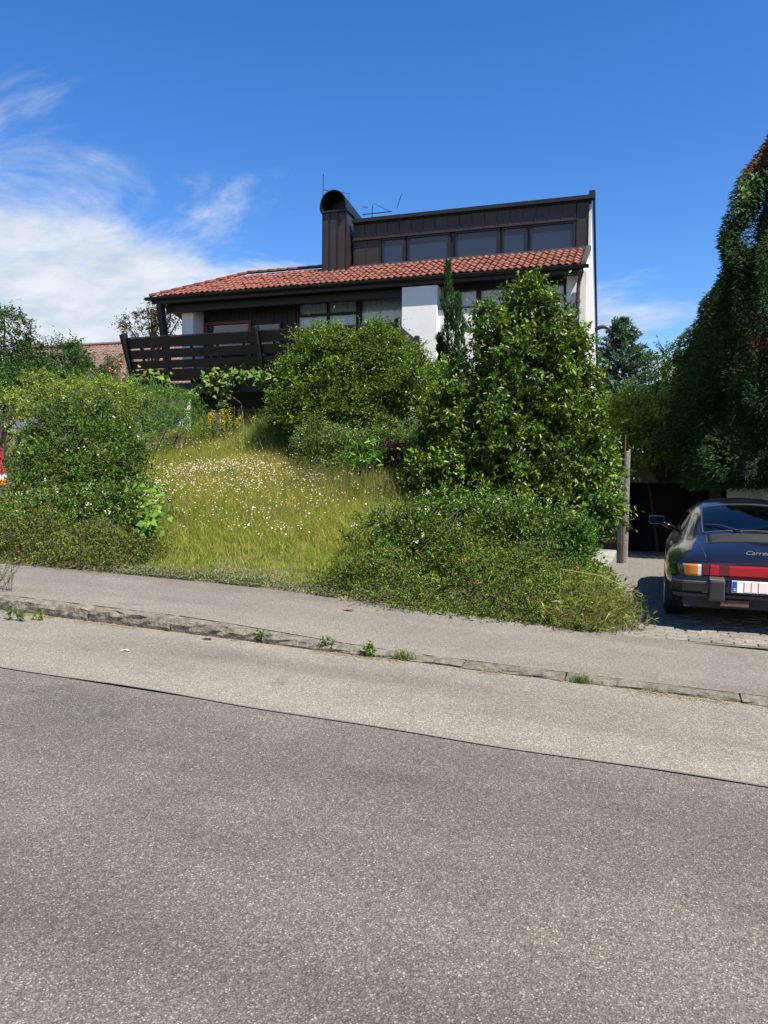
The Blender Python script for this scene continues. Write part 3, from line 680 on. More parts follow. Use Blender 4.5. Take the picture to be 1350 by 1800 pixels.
def build_neighbour():
    N = empty('neighbour_house', (-33, 42, 3), 'distant house with weathered reddish brown tiled roof at left', 'house')
    MB().box(-41, -25.5, 38.6, 48, 2.0, 6.3).build('wall', MATS['render_white'], N)
    b = MB(); b.add([(-42, 37.6, 5.9), (-24.9, 37.6, 5.9), (-24.9, 43.2, 9.9), (-42, 43.2, 9.9), (-24.9, 49, 5.9), (-42, 49, 5.9)], [(0, 1, 2, 3), (3, 2, 4, 5)])
    rf = b.build('roof', MATS['clay_tile_old'], N)
    b = MB(); ang = math.atan2(4.0, 5.6); L = math.hypot(5.6, 4.0); rr = np.random.default_rng(9)
    n = 18
    for r in range(n):
        t = r / n; y = 37.6 + 5.6 * t; z = 5.9 + 4.0 * t; t2 = (r + 1.1) / n; y2 = 37.6 + 5.6 * t2; z2 = 5.9 + 4 * t2
        for c in range(57):
            x = -42 + c * 0.3; dz = rr.normal(0, 0.008)
            b.add([(x, y, z + 0.07 + dz), (x + 0.15, y, z + 0.1 + dz), (x + 0.29, y, z + 0.05 + dz), (x + 0.29, y2, z2 + 0.02), (x + 0.15, y2, z2 + 0.06), (x, y2, z2 + 0.03), (x, y, z), (x + 0.29, y, z)],
                  [(0, 1, 4, 5), (1, 2, 3, 4), (6, 7, 2, 1, 0)])
    tag(b.build('roof_tiles', MATS['clay_tile_old'], rf, fix=False), kind='stuff')
    b = MB(); b.tube([(-42, 43.2, 9.98), (-24.9, 43.2, 9.98)], 0.13, 8); b.build('ridge', MATS['clay_tile_old'], rf)
    for x in (-36, -31): f = MB().box(x, x + 1.2, 38.52, 38.6, 3.6, 5.0).build('window', MATS['timber_grey'], N); MB().box(x + .1, x + 1.1, 38.5, 38.52, 3.7, 4.9).build('pane', MATS['window_glass'], f)
build_neighbour()
def build_lamp():
    L = empty('street_lamp', (-2.3, 33.0, 3.0), 'curved white street lamp head peeking out beside the house gable', 'street lamp')
    p = at(1057, 581, 33.0)
    x, z = p[0], p[2]
    b = MB(); b.tube([(x - 0.5, 33, 2.5), (x - 0.5, 33, z - 0.3), (x - 0.47, 33, z - 0.05), (x - 0.36, 33, z + 0.1), (x - 0.2, 33, z + 0.14)], 0.045, 8); b.build('pole', MATS['zinc'], L, smooth=True)
    b = MB(); k = []
    for i, t in enumerate(np.linspace(0, math.pi, 9)): k.append((x + 0.05 - 0.28 * math.cos(t), 33, z + 0.2 * math.sin(t) - 0.05))
    b.tube(k, [0.03, 0.06, 0.08, 0.085, 0.085, 0.085, 0.08, 0.06, 0.03], 8); b.build('lamp_head', MATS['zinc'], L, smooth=True)
build_lamp()

# ------------------------------------------------------------------ the parked sports car
mat('car_paint', (0.005, 0.006, 0.011), 0.16, 0.0, coat=0.6, spec=0.4)
mat('rubber', (0.016, 0.016, 0.017), 0.75, bump=0.2, bscale=60)
mat('plastic_black', (0.028, 0.028, 0.029), 0.5, var=0.15)
mat('lamp_red', (0.3, 0.006, 0.012), 0.12, coat=0.6); mat('lamp_dark_red', (0.1, 0.006, 0.012), 0.15, coat=0.6)
mat('lamp_amber', (0.62, 0.2, 0.015), 0.15, coat=0.6); mat('lamp_clear', (0.6, 0.62, 0.64), 0.12, coat=0.6)
mat('chrome', (0.16, 0.165, 0.18), 0.4, 0.4); mat('alloy', (0.5, 0.5, 0.5), 0.3, 0.9)
mat('plate_white', (0.82, 0.83, 0.84), 0.45); mat('plate_pink', (0.8, 0.66, 0.62), 0.5); mat('plate_blue', (0.01, 0.07, 0.42), 0.45)
mat('seat_leather', (0.03, 0.035, 0.045), 0.6); mat('mirror_glass', (0.22, 0.26, 0.29), 0.03, 1.0)
mat('silver_paint', (0.42, 0.43, 0.45), 0.3, 0.6, coat=0.8)

def loft(stations):
    """half profiles (x, z) at each y, mirrored and joined into one closed body; returns verts, faces, grid index of each face"""
    V, F, G = [], [], []; n = len(stations[0][1]); ring = 2 * n - 2
    for y, pr in stations:
        for x, z in pr: V.append((x, y, z))
        for x, z in pr[-2:0:-1]: V.append((-x, y, z))
    for s in range(len(stations) - 1):
        for q in range(ring):
            a, b2 = s * ring + q, s * ring + (q + 1) % ring
            F.append((a, a + ring, b2 + ring, b2)); G.append((s, q if q < n - 1 else ring - 1 - q))
    def cap(s, flip):
        o = s * ring
        for i in range(n - 1):
            l0 = o + i; l1 = o + i + 1; r0 = o + (ring - i) % ring; r1 = o + (ring - i - 1) % ring
            f = [l0, l1, r1, r0] if not flip else [r0, r1, l1, l0]
            f = list(dict.fromkeys(f))
            if len(f) > 2: F.append(tuple(f)); G.append((-1, i))
    cap(0, True); cap(len(stations) - 1, False)
    return V, F, G
def evaluated(o):
    dg = bpy.context.evaluated_depsgraph_get(); dg.update()
    return bpy.data.meshes.new_from_object(o.evaluated_get(dg))
def split_by_material(me, names, mats_, parent):
    outs = []
    for k, (nm, mt) in enumerate(zip(names, mats_)):
        bm = bmesh.new(); bm.from_mesh(me)
        bmesh.ops.delete(bm, geom=[f for f in bm.faces if f.material_index != k], context='FACES')
        if nm == 'body': pieces = [bm]
        else:
            pieces = []
            todo = set(bm.faces)
            while todo:
                st = [todo.pop()]; isl = set(st)
                while st:
                    f = st.pop()
                    for e in f.edges:
                        for g in e.link_faces:
                            if g in todo: todo.discard(g); isl.add(g); st.append(g)
                nb = bm.copy(); idx = {f.index for f in isl}; nb.faces.ensure_lookup_table()
                bmesh.ops.delete(nb, geom=[f for f in nb.faces if f.index not in idx], context='FACES'); pieces.append(nb)
        for p in pieces:
            m2 = bpy.data.meshes.new(nm)
            loops = []
            if nm != 'body':
                be = [e for e in p.edges if e.is_boundary]
                if be:
                    adj = {}
                    for e in be:
                        a, c = e.verts; adj.setdefault(a, []).append(c); adj.setdefault(c, []).append(a)
                    v0 = be[0].verts[0]; path = [v0]; prev = None; cur = v0
                    while True:
                        nx = [v for v in adj[cur] if v is not prev]
                        if not nx: break
                        prev, cur = cur, nx[0]
                        if cur is v0: break
                        path.append(cur)
                    loops = [tuple(v.co) for v in path]
                    loops.append(loops[0])
            for f in p.faces: f.material_index = 0; f.smooth = True
            p.to_mesh(m2); p.free(); m2.materials.clear()
            o = link(nm, m2, mt, parent, (0, 0, 0)); outs.append((nm, o, loops))
    return outs
def wheel(parent, x, y, r, w, side, rim_r):
    W = MB().lathe([(rim_r, -w / 2 + 0.01), (r * 0.86, -w / 2), (r * 0.97, -w / 2 + 0.02), (r, -w / 2 + 0.045), (r, -0.012), (r - 0.008, -0.01), (r - 0.008, 0.01), (r, 0.012),
                    (r, w / 2 - 0.045), (r * 0.97, w / 2 - 0.02), (r * 0.86, w / 2), (rim_r, w / 2 - 0.01)], (x, y, r), 'x', 40)
    t = link('wheel', W.mesh('wheel', True, True), MATS['rubber'], parent, (0, 0, 0))
    b = MB(); s = side
    b.lathe([(rim_r, -w / 2 * s), (rim_r + 0.004, w / 2 * s * 0.98), (rim_r * 0.93, w / 2 * s * 0.96), (rim_r * 0.9, w / 2 * s * 0.55), (rim_r * 0.25, w / 2 * s * 0.6), (0.045, w / 2 * s * 0.72), (0.0, w / 2 * s * 0.72)], (x, y, r), 'x', 30)
    for k in range(5):
        a = 2 * math.pi * k / 5
        b.beam((x + s * w * 0.33, y + 0.04 * math.cos(a), r + 0.04 * math.sin(a)), (x + s * w * 0.4, y + rim_r * 0.93 * math.cos(a), r + rim_r * 0.93 * math.sin(a)), 0.06, 0.03, (1, 0, 0))
    link('rim', b.mesh('rim', False, True), MATS['alloy'], t, (0, 0, 0))
def text_mesh(body, size, extrude, shear=0.0):
    c = bpy.data.curves.new('lettering', 'FONT'); c.body = body; c.size = size; c.extrude = extrude; c.shear = shear; c.align_x = 'LEFT'
    o = bpy.data.objects.new('lettering', c); COL.objects.link(o); me = evaluated(o); bpy.data.objects.remove(o); bpy.data.curves.remove(c); return me

def build_sports_car():
    C = empty('sports_car', (1.06, 8.25, 0.024), 'dark blue rear engined sports car parked nose in on the cobbled drive', 'car')
    S = [
        (0.13, [(0, .42), (.50, .42), (.66, .44), (.715, .52), (.72, .60), (.70, .66), (.60, .685), (.5, .69), (.4, .695), (.2, .70), (0, .70)]),
        (0.22, [(0, .36), (.55, .36), (.73, .40), (.79, .52), (.79, .62), (.745, .71), (.63, .75), (.54, .765), (.42, .775), (.2, .785), (0, .79)]),
        (0.50, [(0, .30), (.6, .30), (.80, .35), (.862, .52), (.85, .65), (.775, .755), (.655, .81), (.57, .84), (.46, .865), (.22, .885), (0, .89)]),
        (0.84, [(0, .25), (.62, .25), (.84, .30), (.887, .52), (.872, .67), (.79, .785), (.675, .845), (.615, .885), (.53, .925), (.26, .957), (0, .965)]),
        (1.20, [(0, .2), (.62, .2), (.85, .28), (.887, .52), (.868, .68), (.78, .795), (.672, .862), (.605, .985), (.515, 1.07), (.26, 1.112), (0, 1.12)]),
        (1.62, [(0, .18), (.62, .18), (.82, .25), (.855, .5), (.83, .68), (.75, .795), (.675, .872), (.585, 1.09), (.49, 1.195), (.26, 1.238), (0, 1.25)]),
        (1.98, [(0, .18), (.62, .18), (.78, .24), (.805, .5), (.79, .68), (.735, .79), (.685, .878), (.575, 1.15), (.47, 1.243), (.25, 1.285), (0, 1.298)]),
        (2.32, [(0, .18), (.62, .18), (.76, .24), (.79, .5), (.78, .68), (.735, .79), (.69, .882), (.57, 1.16), (.46, 1.248), (.25, 1.292), (0, 1.305)]),
        (2.66, [(0, .18), (.62, .18), (.76, .24), (.79, .5), (.78, .68), (.735, .79), (.69, .882), (.585, 1.11), (.48, 1.205), (.25, 1.25), (0, 1.265)]),
        (3.10, [(0, .18), (.62, .18), (.77, .26), (.80, .5), (.79, .67), (.74, .78), (.67, .86), (.60, .90), (.47, .92), (.25, .928), (0, .93)]),
        (3.50, [(0, .2), (.62, .2), (.80, .3), (.825, .5), (.81, .68), (.735, .80), (.62, .815), (.5, .825), (.38, .83), (.2, .838), (0, .84)]),
        (3.90, [(0, .22), (.6, .22), (.76, .3), (.80, .48), (.775, .65), (.68, .75), (.55, .735), (.45, .73), (.33, .73), (.18, .735), (0, .737)]),
        (4.18, [(0, .24), (.5, .24), (.66, .3), (.71, .46), (.68, .56), (.58, .625), (.5, .62), (.4, .612), (.3, .612), (.15, .615), (0, .617)]),
        (4.28, [(0, .28), (.45, .28), (.58, .33), (.61, .43), (.58, .5), (.5, .53), (.42, .53), (.34, .53), (.25, .53), (.13, .53), (0, .53)]),
    ]
    V, F, G = loft(S)
    me = bpy.data.meshes.new('body'); me.from_pydata(V, [], F); me.update()
    bm = bmesh.new(); bm.from_mesh(me); bmesh.ops.recalc_face_normals(bm, faces=bm.faces); bm.to_mesh(me); bm.free()
    for k in range(4): me.materials.append(MATS['car_paint'])
    for p, g in zip(me.polygons, G):
        s, q = g
        if s in (3, 4) and q in (8, 9): p.material_index = 1
        elif s in (5, 6, 7) and q == 6: p.material_index = 2
        elif s == 8 and q in (8, 9): p.material_index = 3
    o = bpy.data.objects.new('tmp', me); COL.objects.link(o)
    m = o.modifiers.new('s', 'SUBSURF'); m.levels = 3; m.render_levels = 3
    smooth = evaluated(o); bpy.data.objects.remove(o)
    # wheel arches
    o = bpy.data.objects.new('tmp', smooth); COL.objects.link(o); cutters = []
    for yy in (1.06, 3.33):
        for sx in (-1, 1):
            cb = MB(); cb.lathe([(0.0, 0), (0.345, 0), (0.345, 0.5), (0.0, 0.5)], (0.52 * sx if sx > 0 else -1.02, yy, 0.315), 'x', 48)
            c = cb.build('cut', None, None); cutters.append(c)
            mm = o.modifiers.new('b', 'BOOLEAN'); mm.operation = 'DIFFERENCE'; mm.object = c; mm.solver = 'EXACT'
    cutm = evaluated(o); bpy.data.objects.remove(o)
    for c in cutters: bpy.data.objects.remove(c)
    outs = split_by_material(cutm, ['body', 'rear_window', 'side_window', 'windscreen'], [MATS['car_paint'], MATS['car_glass'], MATS['car_glass'], MATS['car_glass']], C)
    body = [o for n, o, l in outs if n == 'body'][0]
    for nm, oo, lp in outs:
        if lp:
            b = MB(); b.tube(lp, 0.011, 6, cap=False); link('window_seal', b.mesh('window_seal', True), MATS['rubber'], oo, (0, 0, 0))
    bvh = BVHTree.FromPolygons([v.co.copy() for v in cutm.vertices], [tuple(p.vertices) for p in cutm.polygons])
    def top(x, y, lift=0.0):
        h = bvh.ray_cast(Vector((x, y, 2)), Vector((0, 0, -1)))
        return (h[0] + h[1] * lift) if h[0] is not None else Vector((x, y, 0.5))
    def rear(x, z, lift=0.0):
        h = bvh.ray_cast(Vector((x, -1, z)), Vector((0, 1, 0)))
        return (h[0] + h[1] * lift) if h[0] is not None else Vector((x, 0.2, z))
    part = lambda b, n, m, sm=False, par=C: link(n, b.mesh(n, sm, True), MATS[m], par, (0, 0, 0))
    # engine lid: seam, slatted grille, script
    for sx in (-1, 1):
        b = MB(); b.tube([rear(sx * (0.50 - 0.0), .70, .001)] + [top(sx * xx, yy, 0.001) for xx, yy in ((.50, .22), (.52, .36), (.545, .52), (.555, .66), (.56, .80))], 0.005, 5)
        part(b, 'lid_seam', 'rubber')
    xs = np.linspace(-0.47, 0.47, 25); ys = np.linspace(0.50, 0.75, 9); V2 = []; F2 = []
    for yy in ys:
        for xx in xs:
            e = 1 - 0.08 * ((yy - 0.5) / 0.25) * 0
            V2.append(tuple(top(xx * e, yy, 0.003)))
    for j in range(8):
        for i in range(24): F2.append((j * 25 + i, j * 25 + i + 1, (j + 1) * 25 + i + 1, (j + 1) * 25 + i))
    b = MB(); b.add(V2, F2); gr = part(b, 'engine_grille', 'plastic_black', True)
    for yy in np.linspace(0.515, 0.735, 9):
        b = MB(); b.tube([top(x, yy, 0.006) for x in np.linspace(-0.455, 0.455, 21)], 0.0055, 5); part(b, 'slat', 'plastic_black', True, gr)
    tm = text_mesh('Carrera', 0.085, 0.0012, 0.55); w = max(v.co.x for v in tm.vertices)
    for v in tm.vertices:
        x = v.co.x / w * 0.27 - 0.135; zz = 0.775 + v.co.y * 0.55; p = rear(x, zz, 0.003); v.co = (p.x, p.y - v.co.z, p.z)
    link('model_script', tm, MATS['chrome'], C, (0, 0, 0))
    # lamp strip across the tail
    def yl(x): return 0.115 + 0.55 * max(0, abs(x) - 0.42) ** 2 + (2.2 * max(0, abs(x) - 0.60) ** 2)
    def lamp(x0, x1, m, name, z0=.548, z1=.672, lift=0.0):
        n = 8; xs = np.linspace(x0, x1, n); b = MB(); vs = []
        for x in xs:
            y = yl(x) - lift; vs += [(x, y, z0 + .004), (x, y - .006, z0 + .02), (x, y - .006, z1 - .02), (x, y, z1 - .004), (x, y + .09, z1), (x, y + .09, z0)]
        fs = []
        for i in range(n - 1):
            for q in range(6): fs.append((i * 6 + q, i * 6 + (q + 1) % 6, (i + 1) * 6 + (q + 1) % 6, (i + 1) * 6 + q))
        fs += [tuple(range(6)), tuple((n - 1) * 6 + q for q in range(5, -1, -1))]
        b.add(vs, fs); return part(b, name, m)
    for s in (-1, 1):
        for a, c, m, nm in ((.742, .575, 'lamp_amber', 'turn_signal'), (.573, .54, 'lamp_clear', 'reversing_light'), (.538, .465, 'lamp_dark_red', 'tail_light'),
                            (.455, .375, 'lamp_red', 'tail_light'), (.373, .282, 'lamp_dark_red', 'fog_light')):
            lamp(min(s * a, s * c), max(s * a, s * c), m, nm)
    lamp(-.28, .28, 'lamp_red', 'reflector_strip')
    # bumper with rubber overriders
    def bar(name, m, x0, x1, z0, z1, dep, lift, rnd=0.02):
        n = 17; xs = np.linspace(x0, x1, n); b = MB(); vs = []
        for x in xs:
            y = 0.05 + 0.20 * max(0, abs(x) - 0.45) ** 2 + 2.6 * max(0, abs(x) - 0.66) ** 2 - lift
            vs += [(x, y + dep, z0), (x, y + rnd, z0), (x, y, z0 + rnd), (x, y, z1 - rnd), (x, y + rnd, z1), (x, y + dep, z1)]
        fs = []
        for i in range(n - 1):
            for q in range(6): fs.append((i * 6 + q, i * 6 + (q + 1) % 6, (i + 1) * 6 + (q + 1) % 6, (i + 1) * 6 + q))
        fs += [tuple(range(6)), tuple((n - 1) * 6 + q for q in range(5, -1, -1))]
        b.add(vs, fs); return part(b, name, m)
    bp = bar('bumper', 'car_paint', -0.82, 0.82, 0.375, 0.535, 0.22, 0.0, 0.03)
    bar('bumper_strip', 'plastic_black', -0.81, 0.81, 0.475, 0.51, 0.1, 0.012, 0.008); bar('bumper_strip', 'plastic_black', -0.80, 0.80, 0.34, 0.385, 0.2, -0.02, 0.01)
    for s in (-1, 1):
        b = MB(); x = s * 0.40
        b.hexa([(x - .075, -.03, .32), (x + .075, -.03, .32), (x + .08, .15, .33), (x - .08, .15, .33)], [(x - .07, -.05, .535), (x + .07, -.05, .535), (x + .078, .15, .55), (x - .078, .15, .55)])
        ov = part(b, 'overrider', 'plastic_black'); mm = ov.modifiers.new('b', 'BEVEL'); mm.width = 0.02; mm.segments = 3
        b = MB(); b.hexa([(x - .07, -.045, .537), (x + .07, -.045, .537), (x + .072, .08, .545), (x - .072, .08, .545)], [(x - .065, -.04, .545), (x + .065, -.04, .545), (x + .068, .08, .556), (x - .068, .08, .556)]); part(b, 'overrider_cap', 'zinc', False, ov)
        b = MB(); b.lathe([(.03, 0), (.034, 0), (.034, .25), (.03, .25)], (s * .56, .16, .30), 'y', 18); part(b, 'exhaust_pipe' if s < 0 else 'exhaust_shield', 'zinc', True)
    part(MB().box(-.7, .7, .1, .9, .24, .36), 'underbody', 'rubber'); part(MB().box(-.36, -.1, .05, .3, .27, .33), 'silencer', 'rust')
    # number plate
    pl = part(MB().box(-.262, .262, .014, .03, .418, .532), 'number_plate', 'plate_white')
    part(MB().box(-.258, -.215, .0115, .0139, .422, .528), 'plate_band', 'plate_blue', False, pl)
    for x0, x1 in ((-.150, -.092), (-.085, -.03), (-.02, .06), (.07, .13), (.145, .21)): part(MB().box(x0, x1, .0118, .0139, .426, .524), 'plate_patch', 'plate_pink', False, pl)
    for xx in (-.153, -.089, -.026): part(MB().box(xx - .002, xx + .002, .0116, .0139, .428, .522), 'plate_line', 'plastic_black', False, pl)
    dm = text_mesh('D', 0.036, 0.0006)
    for v in dm.vertices: v.co = (-.246 + v.co.x * .9, .0112 - v.co.z, .434 + v.co.y)
    link('country_letter', dm, MATS['plate_white'], pl, (0, 0, 0))
    part(MB().box(-.3, .3, .03, .1, .4, .536), 'plate_holder', 'car_paint')
    # rear wiper
    b = MB(); b.tube([top(-.12, .80, .012), top(-.2, .86, .02), top(-.33, .98, .018), top(-.46, 1.04, .014)], [.012, .009, .007, .005], 6); b.lathe([(.0, .03), (.02, .03), (.022, 0)], top(-.12, .8, 0), 'z', 12); part(b, 'rear_wiper', 'plastic_black')
    # door mirrors
    for s in (-1, 1):
        b = MB(); x = s * 0.955; b.hexa([(x - .1, 2.62, .915), (x + .1, 2.62, .915), (x + .085, 2.72, .92), (x - .085, 2.72, .92)], [(x - .1, 2.61, 1.03), (x + .1, 2.61, 1.03), (x + .09, 2.72, 1.02), (x - .09, 2.72, 1.02)])
        mi = part(b, 'door_mirror', 'car_paint'); mm = mi.modifiers.new('b', 'BEVEL'); mm.width = 0.022; mm.segments = 3
        part(MB().hexa([(x - .082, 2.606, .93), (x + .082, 2.606, .93), (x + .082, 2.612, .93), (x - .082, 2.612, .93)], [(x - .082, 2.585, 1.015), (x + .082, 2.585, 1.015), (x + .082, 2.592, 1.015), (x - .082, 2.592, 1.015)]), 'mirror_glass', 'mirror_glass', False, mi)
        b = MB(); b.tube([(s * .71, 2.7, .86), (s * .80, 2.69, .89), (s * .87, 2.67, .93)], .03, 8); part(b, 'mirror_arm', 'car_paint', True, mi)
    # wheels, arch lips
    for s in (-1, 1):
        wheel(C, s * 0.745, 1.06, 0.315, 0.25, s, 0.21); wheel(C, s * 0.715, 3.33, 0.31, 0.205, s, 0.205)
    # cabin: seats, steering wheel, dashboard, inside mirror
    for s in (-1, 1):
        b = MB(); b.hexa([(s * .33 - .22, 1.95, .4), (s * .33 + .22, 1.95, .4), (s * .33 + .22, 2.1, .4), (s * .33 - .22, 2.1, .4)], [(s * .33 - .17, 1.72, 1.02), (s * .33 + .17, 1.72, 1.02), (s * .33 + .17, 1.8, 1.02), (s * .33 - .17, 1.8, 1.02)])
        b.hexa([(s * .33 - .13, 1.70, 1.02), (s * .33 + .13, 1.70, 1.02), (s * .33 + .13, 1.78, 1.02), (s * .33 - .13, 1.78, 1.02)], [(s * .33 - .1, 1.69, 1.14), (s * .33 + .1, 1.69, 1.14), (s * .33 + .1, 1.75, 1.14), (s * .33 - .1, 1.75, 1.14)])
        b.box(s * .33 - .24, s * .33 + .24, 2.0, 2.55, .32, .46); st = part(b, 'seat', 'seat_leather'); mm = st.modifiers.new('b', 'BEVEL'); mm.width = 0.03; mm.segments = 2
    part(MB().box(-.62, .62, 2.75, 3.0, .55, .86), 'dashboard', 'seat_leather'); part(MB().box(-.6, .6, .95, 1.5, .5, .8), 'parcel_shelf', 'seat_leather')
    part(MB().box(-.1, .1, 2.5, 2.52, 1.13, 1.18), 'inside_mirror', 'plastic_black')
    b = MB(); b.tube([(-.33 + .18 * math.cos(t), 2.55 - .03 * math.sin(t), .86 + .17 * math.sin(t)) for t in np.linspace(0, 2 * math.pi, 21)], .014, 6); part(b, 'steering_wheel', 'plastic_black', True)
    # door seams and handle on the flank
    def side(y, z, s, lift=0.001):
        h = bvh.ray_cast(Vector((s * 1.5, y, z)), Vector((-s, 0, 0))); return h[0] + h[1] * lift
    for s in (-1, 1):
        b = MB(); b.tube([side(1.62, z, s) for z in (.86, .75, .6, .45, .32)] + [side(y, .3, s) for y in (1.8, 2.3, 2.75)] + [side(2.82, z, s) for z in (.4, .6, .8)], 0.005, 5); part(b, 'door_seam', 'rubber')
        p = side(1.75, .74, s, .015); b = MB(); b.box(p.x - .012, p.x + .012, 1.69, 1.83, .725, .755); part(b, 'door_handle', 'chrome')
        for yy in (4.2,): 
            b = MB(); b.lathe([(0, .06), (.07, .05), (.095, 0), (.1, -.1)], (s * .56, 4.05, .62), 'y', 20); part(b, 'headlight', 'lamp_clear', True)
    C.location = (1.06, 8.25, 0.024)
build_sports_car()

def build_van():
    _c = at(11, 830, 11.0); _x, _yv = _c[0] - 0.56, 11.0 - 0.667
    Vn = empty('parked_van', (_x, _yv, float(ground_z(_x, _yv)) + 0.02), 'silver van at the left picture edge showing only its tall red tail light', 'van')
    prof = [(0, .35), (0, 1.0), (.06, 1.45), (.16, 1.82), (.5, 1.86), (2.2, 1.84), (2.7, 1.72), (3.3, 1.15), (4.1, .98), (4.25, .7), (4.25, .3)]
    b = MB(); vs = []; n = len(prof)
    for x, k in ((-.86, 1), (-.8, 2), (.8, 2), (.86, 1)):
        for y, z in prof:
            tz = max(0, z - 1.0) * 0.16
            xx = x - math.copysign(tz, x); vs.append((xx, y + (0.03 if k == 1 else 0), z - (0.03 if k == 1 and z > 1.7 else 0)))
    fs = []
    for k in range(3):
        for i in range(n): fs.append((k * n + i, k * n + (i + 1) % n, (k + 1) * n + (i + 1) % n, (k + 1) * n + i))
    fs += [tuple(range(n)), tuple(3 * n + i for i in range(n - 1, -1, -1))]
    b.add(vs, fs); L = lambda b, nm, m, par=Vn: link(nm, b.mesh(nm, False, True), MATS[m], par, (0, 0, 0))
    bd = L(b, 'body', 'silver_paint'); mm = bd.modifiers.new('b', 'BEVEL'); mm.width = 0.03; mm.segments = 2; mm.limit_method = 'ANGLE'
    for s in (-1, 1):
        b = MB()
        b.hexa([(s * .70, -.012, 1.02), (s * .872, -.012, 1.02), (s * .88, .12, 1.02), (s * .7, .12, 1.02)], [(s * .68, .09, 1.5), (s * .80, .09, 1.5), (s * .805, .2, 1.5), (s * .68, .2, 1.5)]); tl = L(b, 'tail_light', 'lamp_red')
        L(MB().box(min(s * .7, s * .875), max(s * .7, s * .875), -.016, .1, .9, 1.018), 'reversing_light', 'lamp_clear', tl); L(MB().box(min(s * .7, s * .872), max(s * .7, s * .872), -.014, .1, .8, .898), 'turn_signal', 'lamp_amber', tl)
        b = MB(); b.box(min(s * .765, s * .79), max(s * .765, s * .79), .5, 3.0, 1.15, 1.6); L(b, 'side_window', 'car_glass')
        for y in (.75, 3.45): wheel(Vn, s * .74, y, .31, .2, s, .2)
    L(MB().hexa([(-.6, .03, 1.12), (.6, .03, 1.12), (.6, .06, 1.12), (-.6, .06, 1.12)], [(-.56, .1, 1.68), (.56, .1, 1.68), (.56, .14, 1.68), (-.56, .14, 1.68)]), 'rear_window', 'car_glass')
    L(MB().box(-.84, .84, -.1, .1, .35, .62), 'bumper', 'plastic_black')
    Vn.rotation_euler = (0, 0, math.radians(50))
build_van()

# ------------------------------------------------------------------ vegetation
def unit(a): return a / np.maximum(np.linalg.norm(a, axis=-1, keepdims=True), 1e-9)
def sphere(n, r): return unit(r.normal(size=(n, 3)))
def palette(n, cols, r, jit=0.18):
    """each leaf takes a colour between two neighbours of the palette"""
    c = np.array(cols, float); i = r.integers(len(c), size=n); j = r.integers(len(c), size=n); t = r.random((n, 1)) * 0.6
    return np.clip((c[i] * (1 - t) + c[j] * t) * (1 + r.normal(0, jit, (n, 1))), 0.002, 1)
def leaves(P, D, L, W, r, kind='diamond', fold=0.18, hint=None, droop=0.12):
    n = len(P); D = unit(D); L = L[:, None]; W = W[:, None]
    h = (np.array([0, 0, 1.0]) + r.normal(0, 0.55, (n, 3))) if hint is None else hint
    side = unit(np.cross(D, h)); nr = np.cross(side, D); dz = np.zeros((n, 3)); dz[:, 2] = -1
    if kind == 'diamond':
        V = np.stack([P, P + D * L * 0.45 + side * W * 0.5 + nr * W * fold, P + D * L + dz * L * droop, P + D * L * 0.45 - side * W * 0.5 + nr * W * fold], 1)
        a = np.arange(n)[:, None] * 4; F = np.concatenate([a + [0, 1, 2], a + [0, 2, 3]], 1).reshape(-1, 3); k = 4
    elif kind == 'broad':
        V = np.stack([P, P + D * L * 0.25 + side * W * 0.42 + nr * W * fold, P + D * L * 0.68 + side * W * 0.45 + nr * W * fold + dz * L * droop * .4, P + D * L + dz * L * droop,
                      P + D * L * 0.68 - side * W * 0.45 + nr * W * fold + dz * L * droop * .4, P + D * L * 0.25 - side * W * 0.42 + nr * W * fold], 1)
        a = np.arange(n)[:, None] * 6; F = np.concatenate([a + [0, 1, 2], a + [0, 2, 3], a + [0, 3, 4], a + [0, 4, 5]], 1).reshape(-1, 3); k = 6
    elif kind == 'heart':
        V = np.stack([P, P - D * L * 0.12 + side * W * 0.3, P + D * L * 0.2 + side * W * 0.52, P + D * L + dz * L * droop, P + D * L * 0.2 - side * W * 0.52, P - D * L * 0.12 - side * W * 0.3], 1)
        a = np.arange(n)[:, None] * 6; F = np.concatenate([a + [0, 1, 2], a + [0, 2, 3], a + [0, 3, 4], a + [0, 4, 5]], 1).reshape(-1, 3); k = 6
    return V.reshape(-1, 3), F, k
def twigs(C, Rr, n, r, up=0.3, out=None, outw=0.8, lo=0.15, hi=1.1, flat=1.0):
    """n twigs round each clump: start, direction, length"""
    m = len(C); idx = np.repeat(np.arange(m), n); d = sphere(m * n, r); d[:, 2] *= flat
    if out is not None: d = d + out[idx] * outw
    d[:, 2] += up; d = unit(d)
    ln = Rr[idx] * r.uniform(0.7, hi, m * n) * np.where(r.random(m * n) < 0.05, r.uniform(1.2, 1.9, m * n), 1.0)
    return C[idx] + d * ln[:, None] * lo, d, ln, idx
def spray(P, D, Ln, k, r, Lleaf, Wleaf, spread=0.9, kind='diamond', t0=0.25, sag=0.15, droop=0.12, fold=0.18, jitter=0.35, fine=False):
    """k leaves along every twig"""
    n = len(P); t = np.tile(np.linspace(t0, 1.0, k), n) + r.normal(0, 0.04, n * k); i = np.repeat(np.arange(n), k)
    spray.t = t
    p = P[i] + D[i] * (Ln[i] * t)[:, None]; p[:, 2] -= sag * Ln[i] * t ** 2
    off = sphere(n * k, r); d = unit(D[i] * (1 - spread * 0.55) + off * spread)
    d[:, 2] += 0.12
    s = 1 + r.normal(0, jitter * 0.6, n * k); s = np.clip(s, 0.45, 1.8)
    return leaves(p, d, Lleaf * s, Wleaf * s, r, kind, fold, None, droop) + (i,)
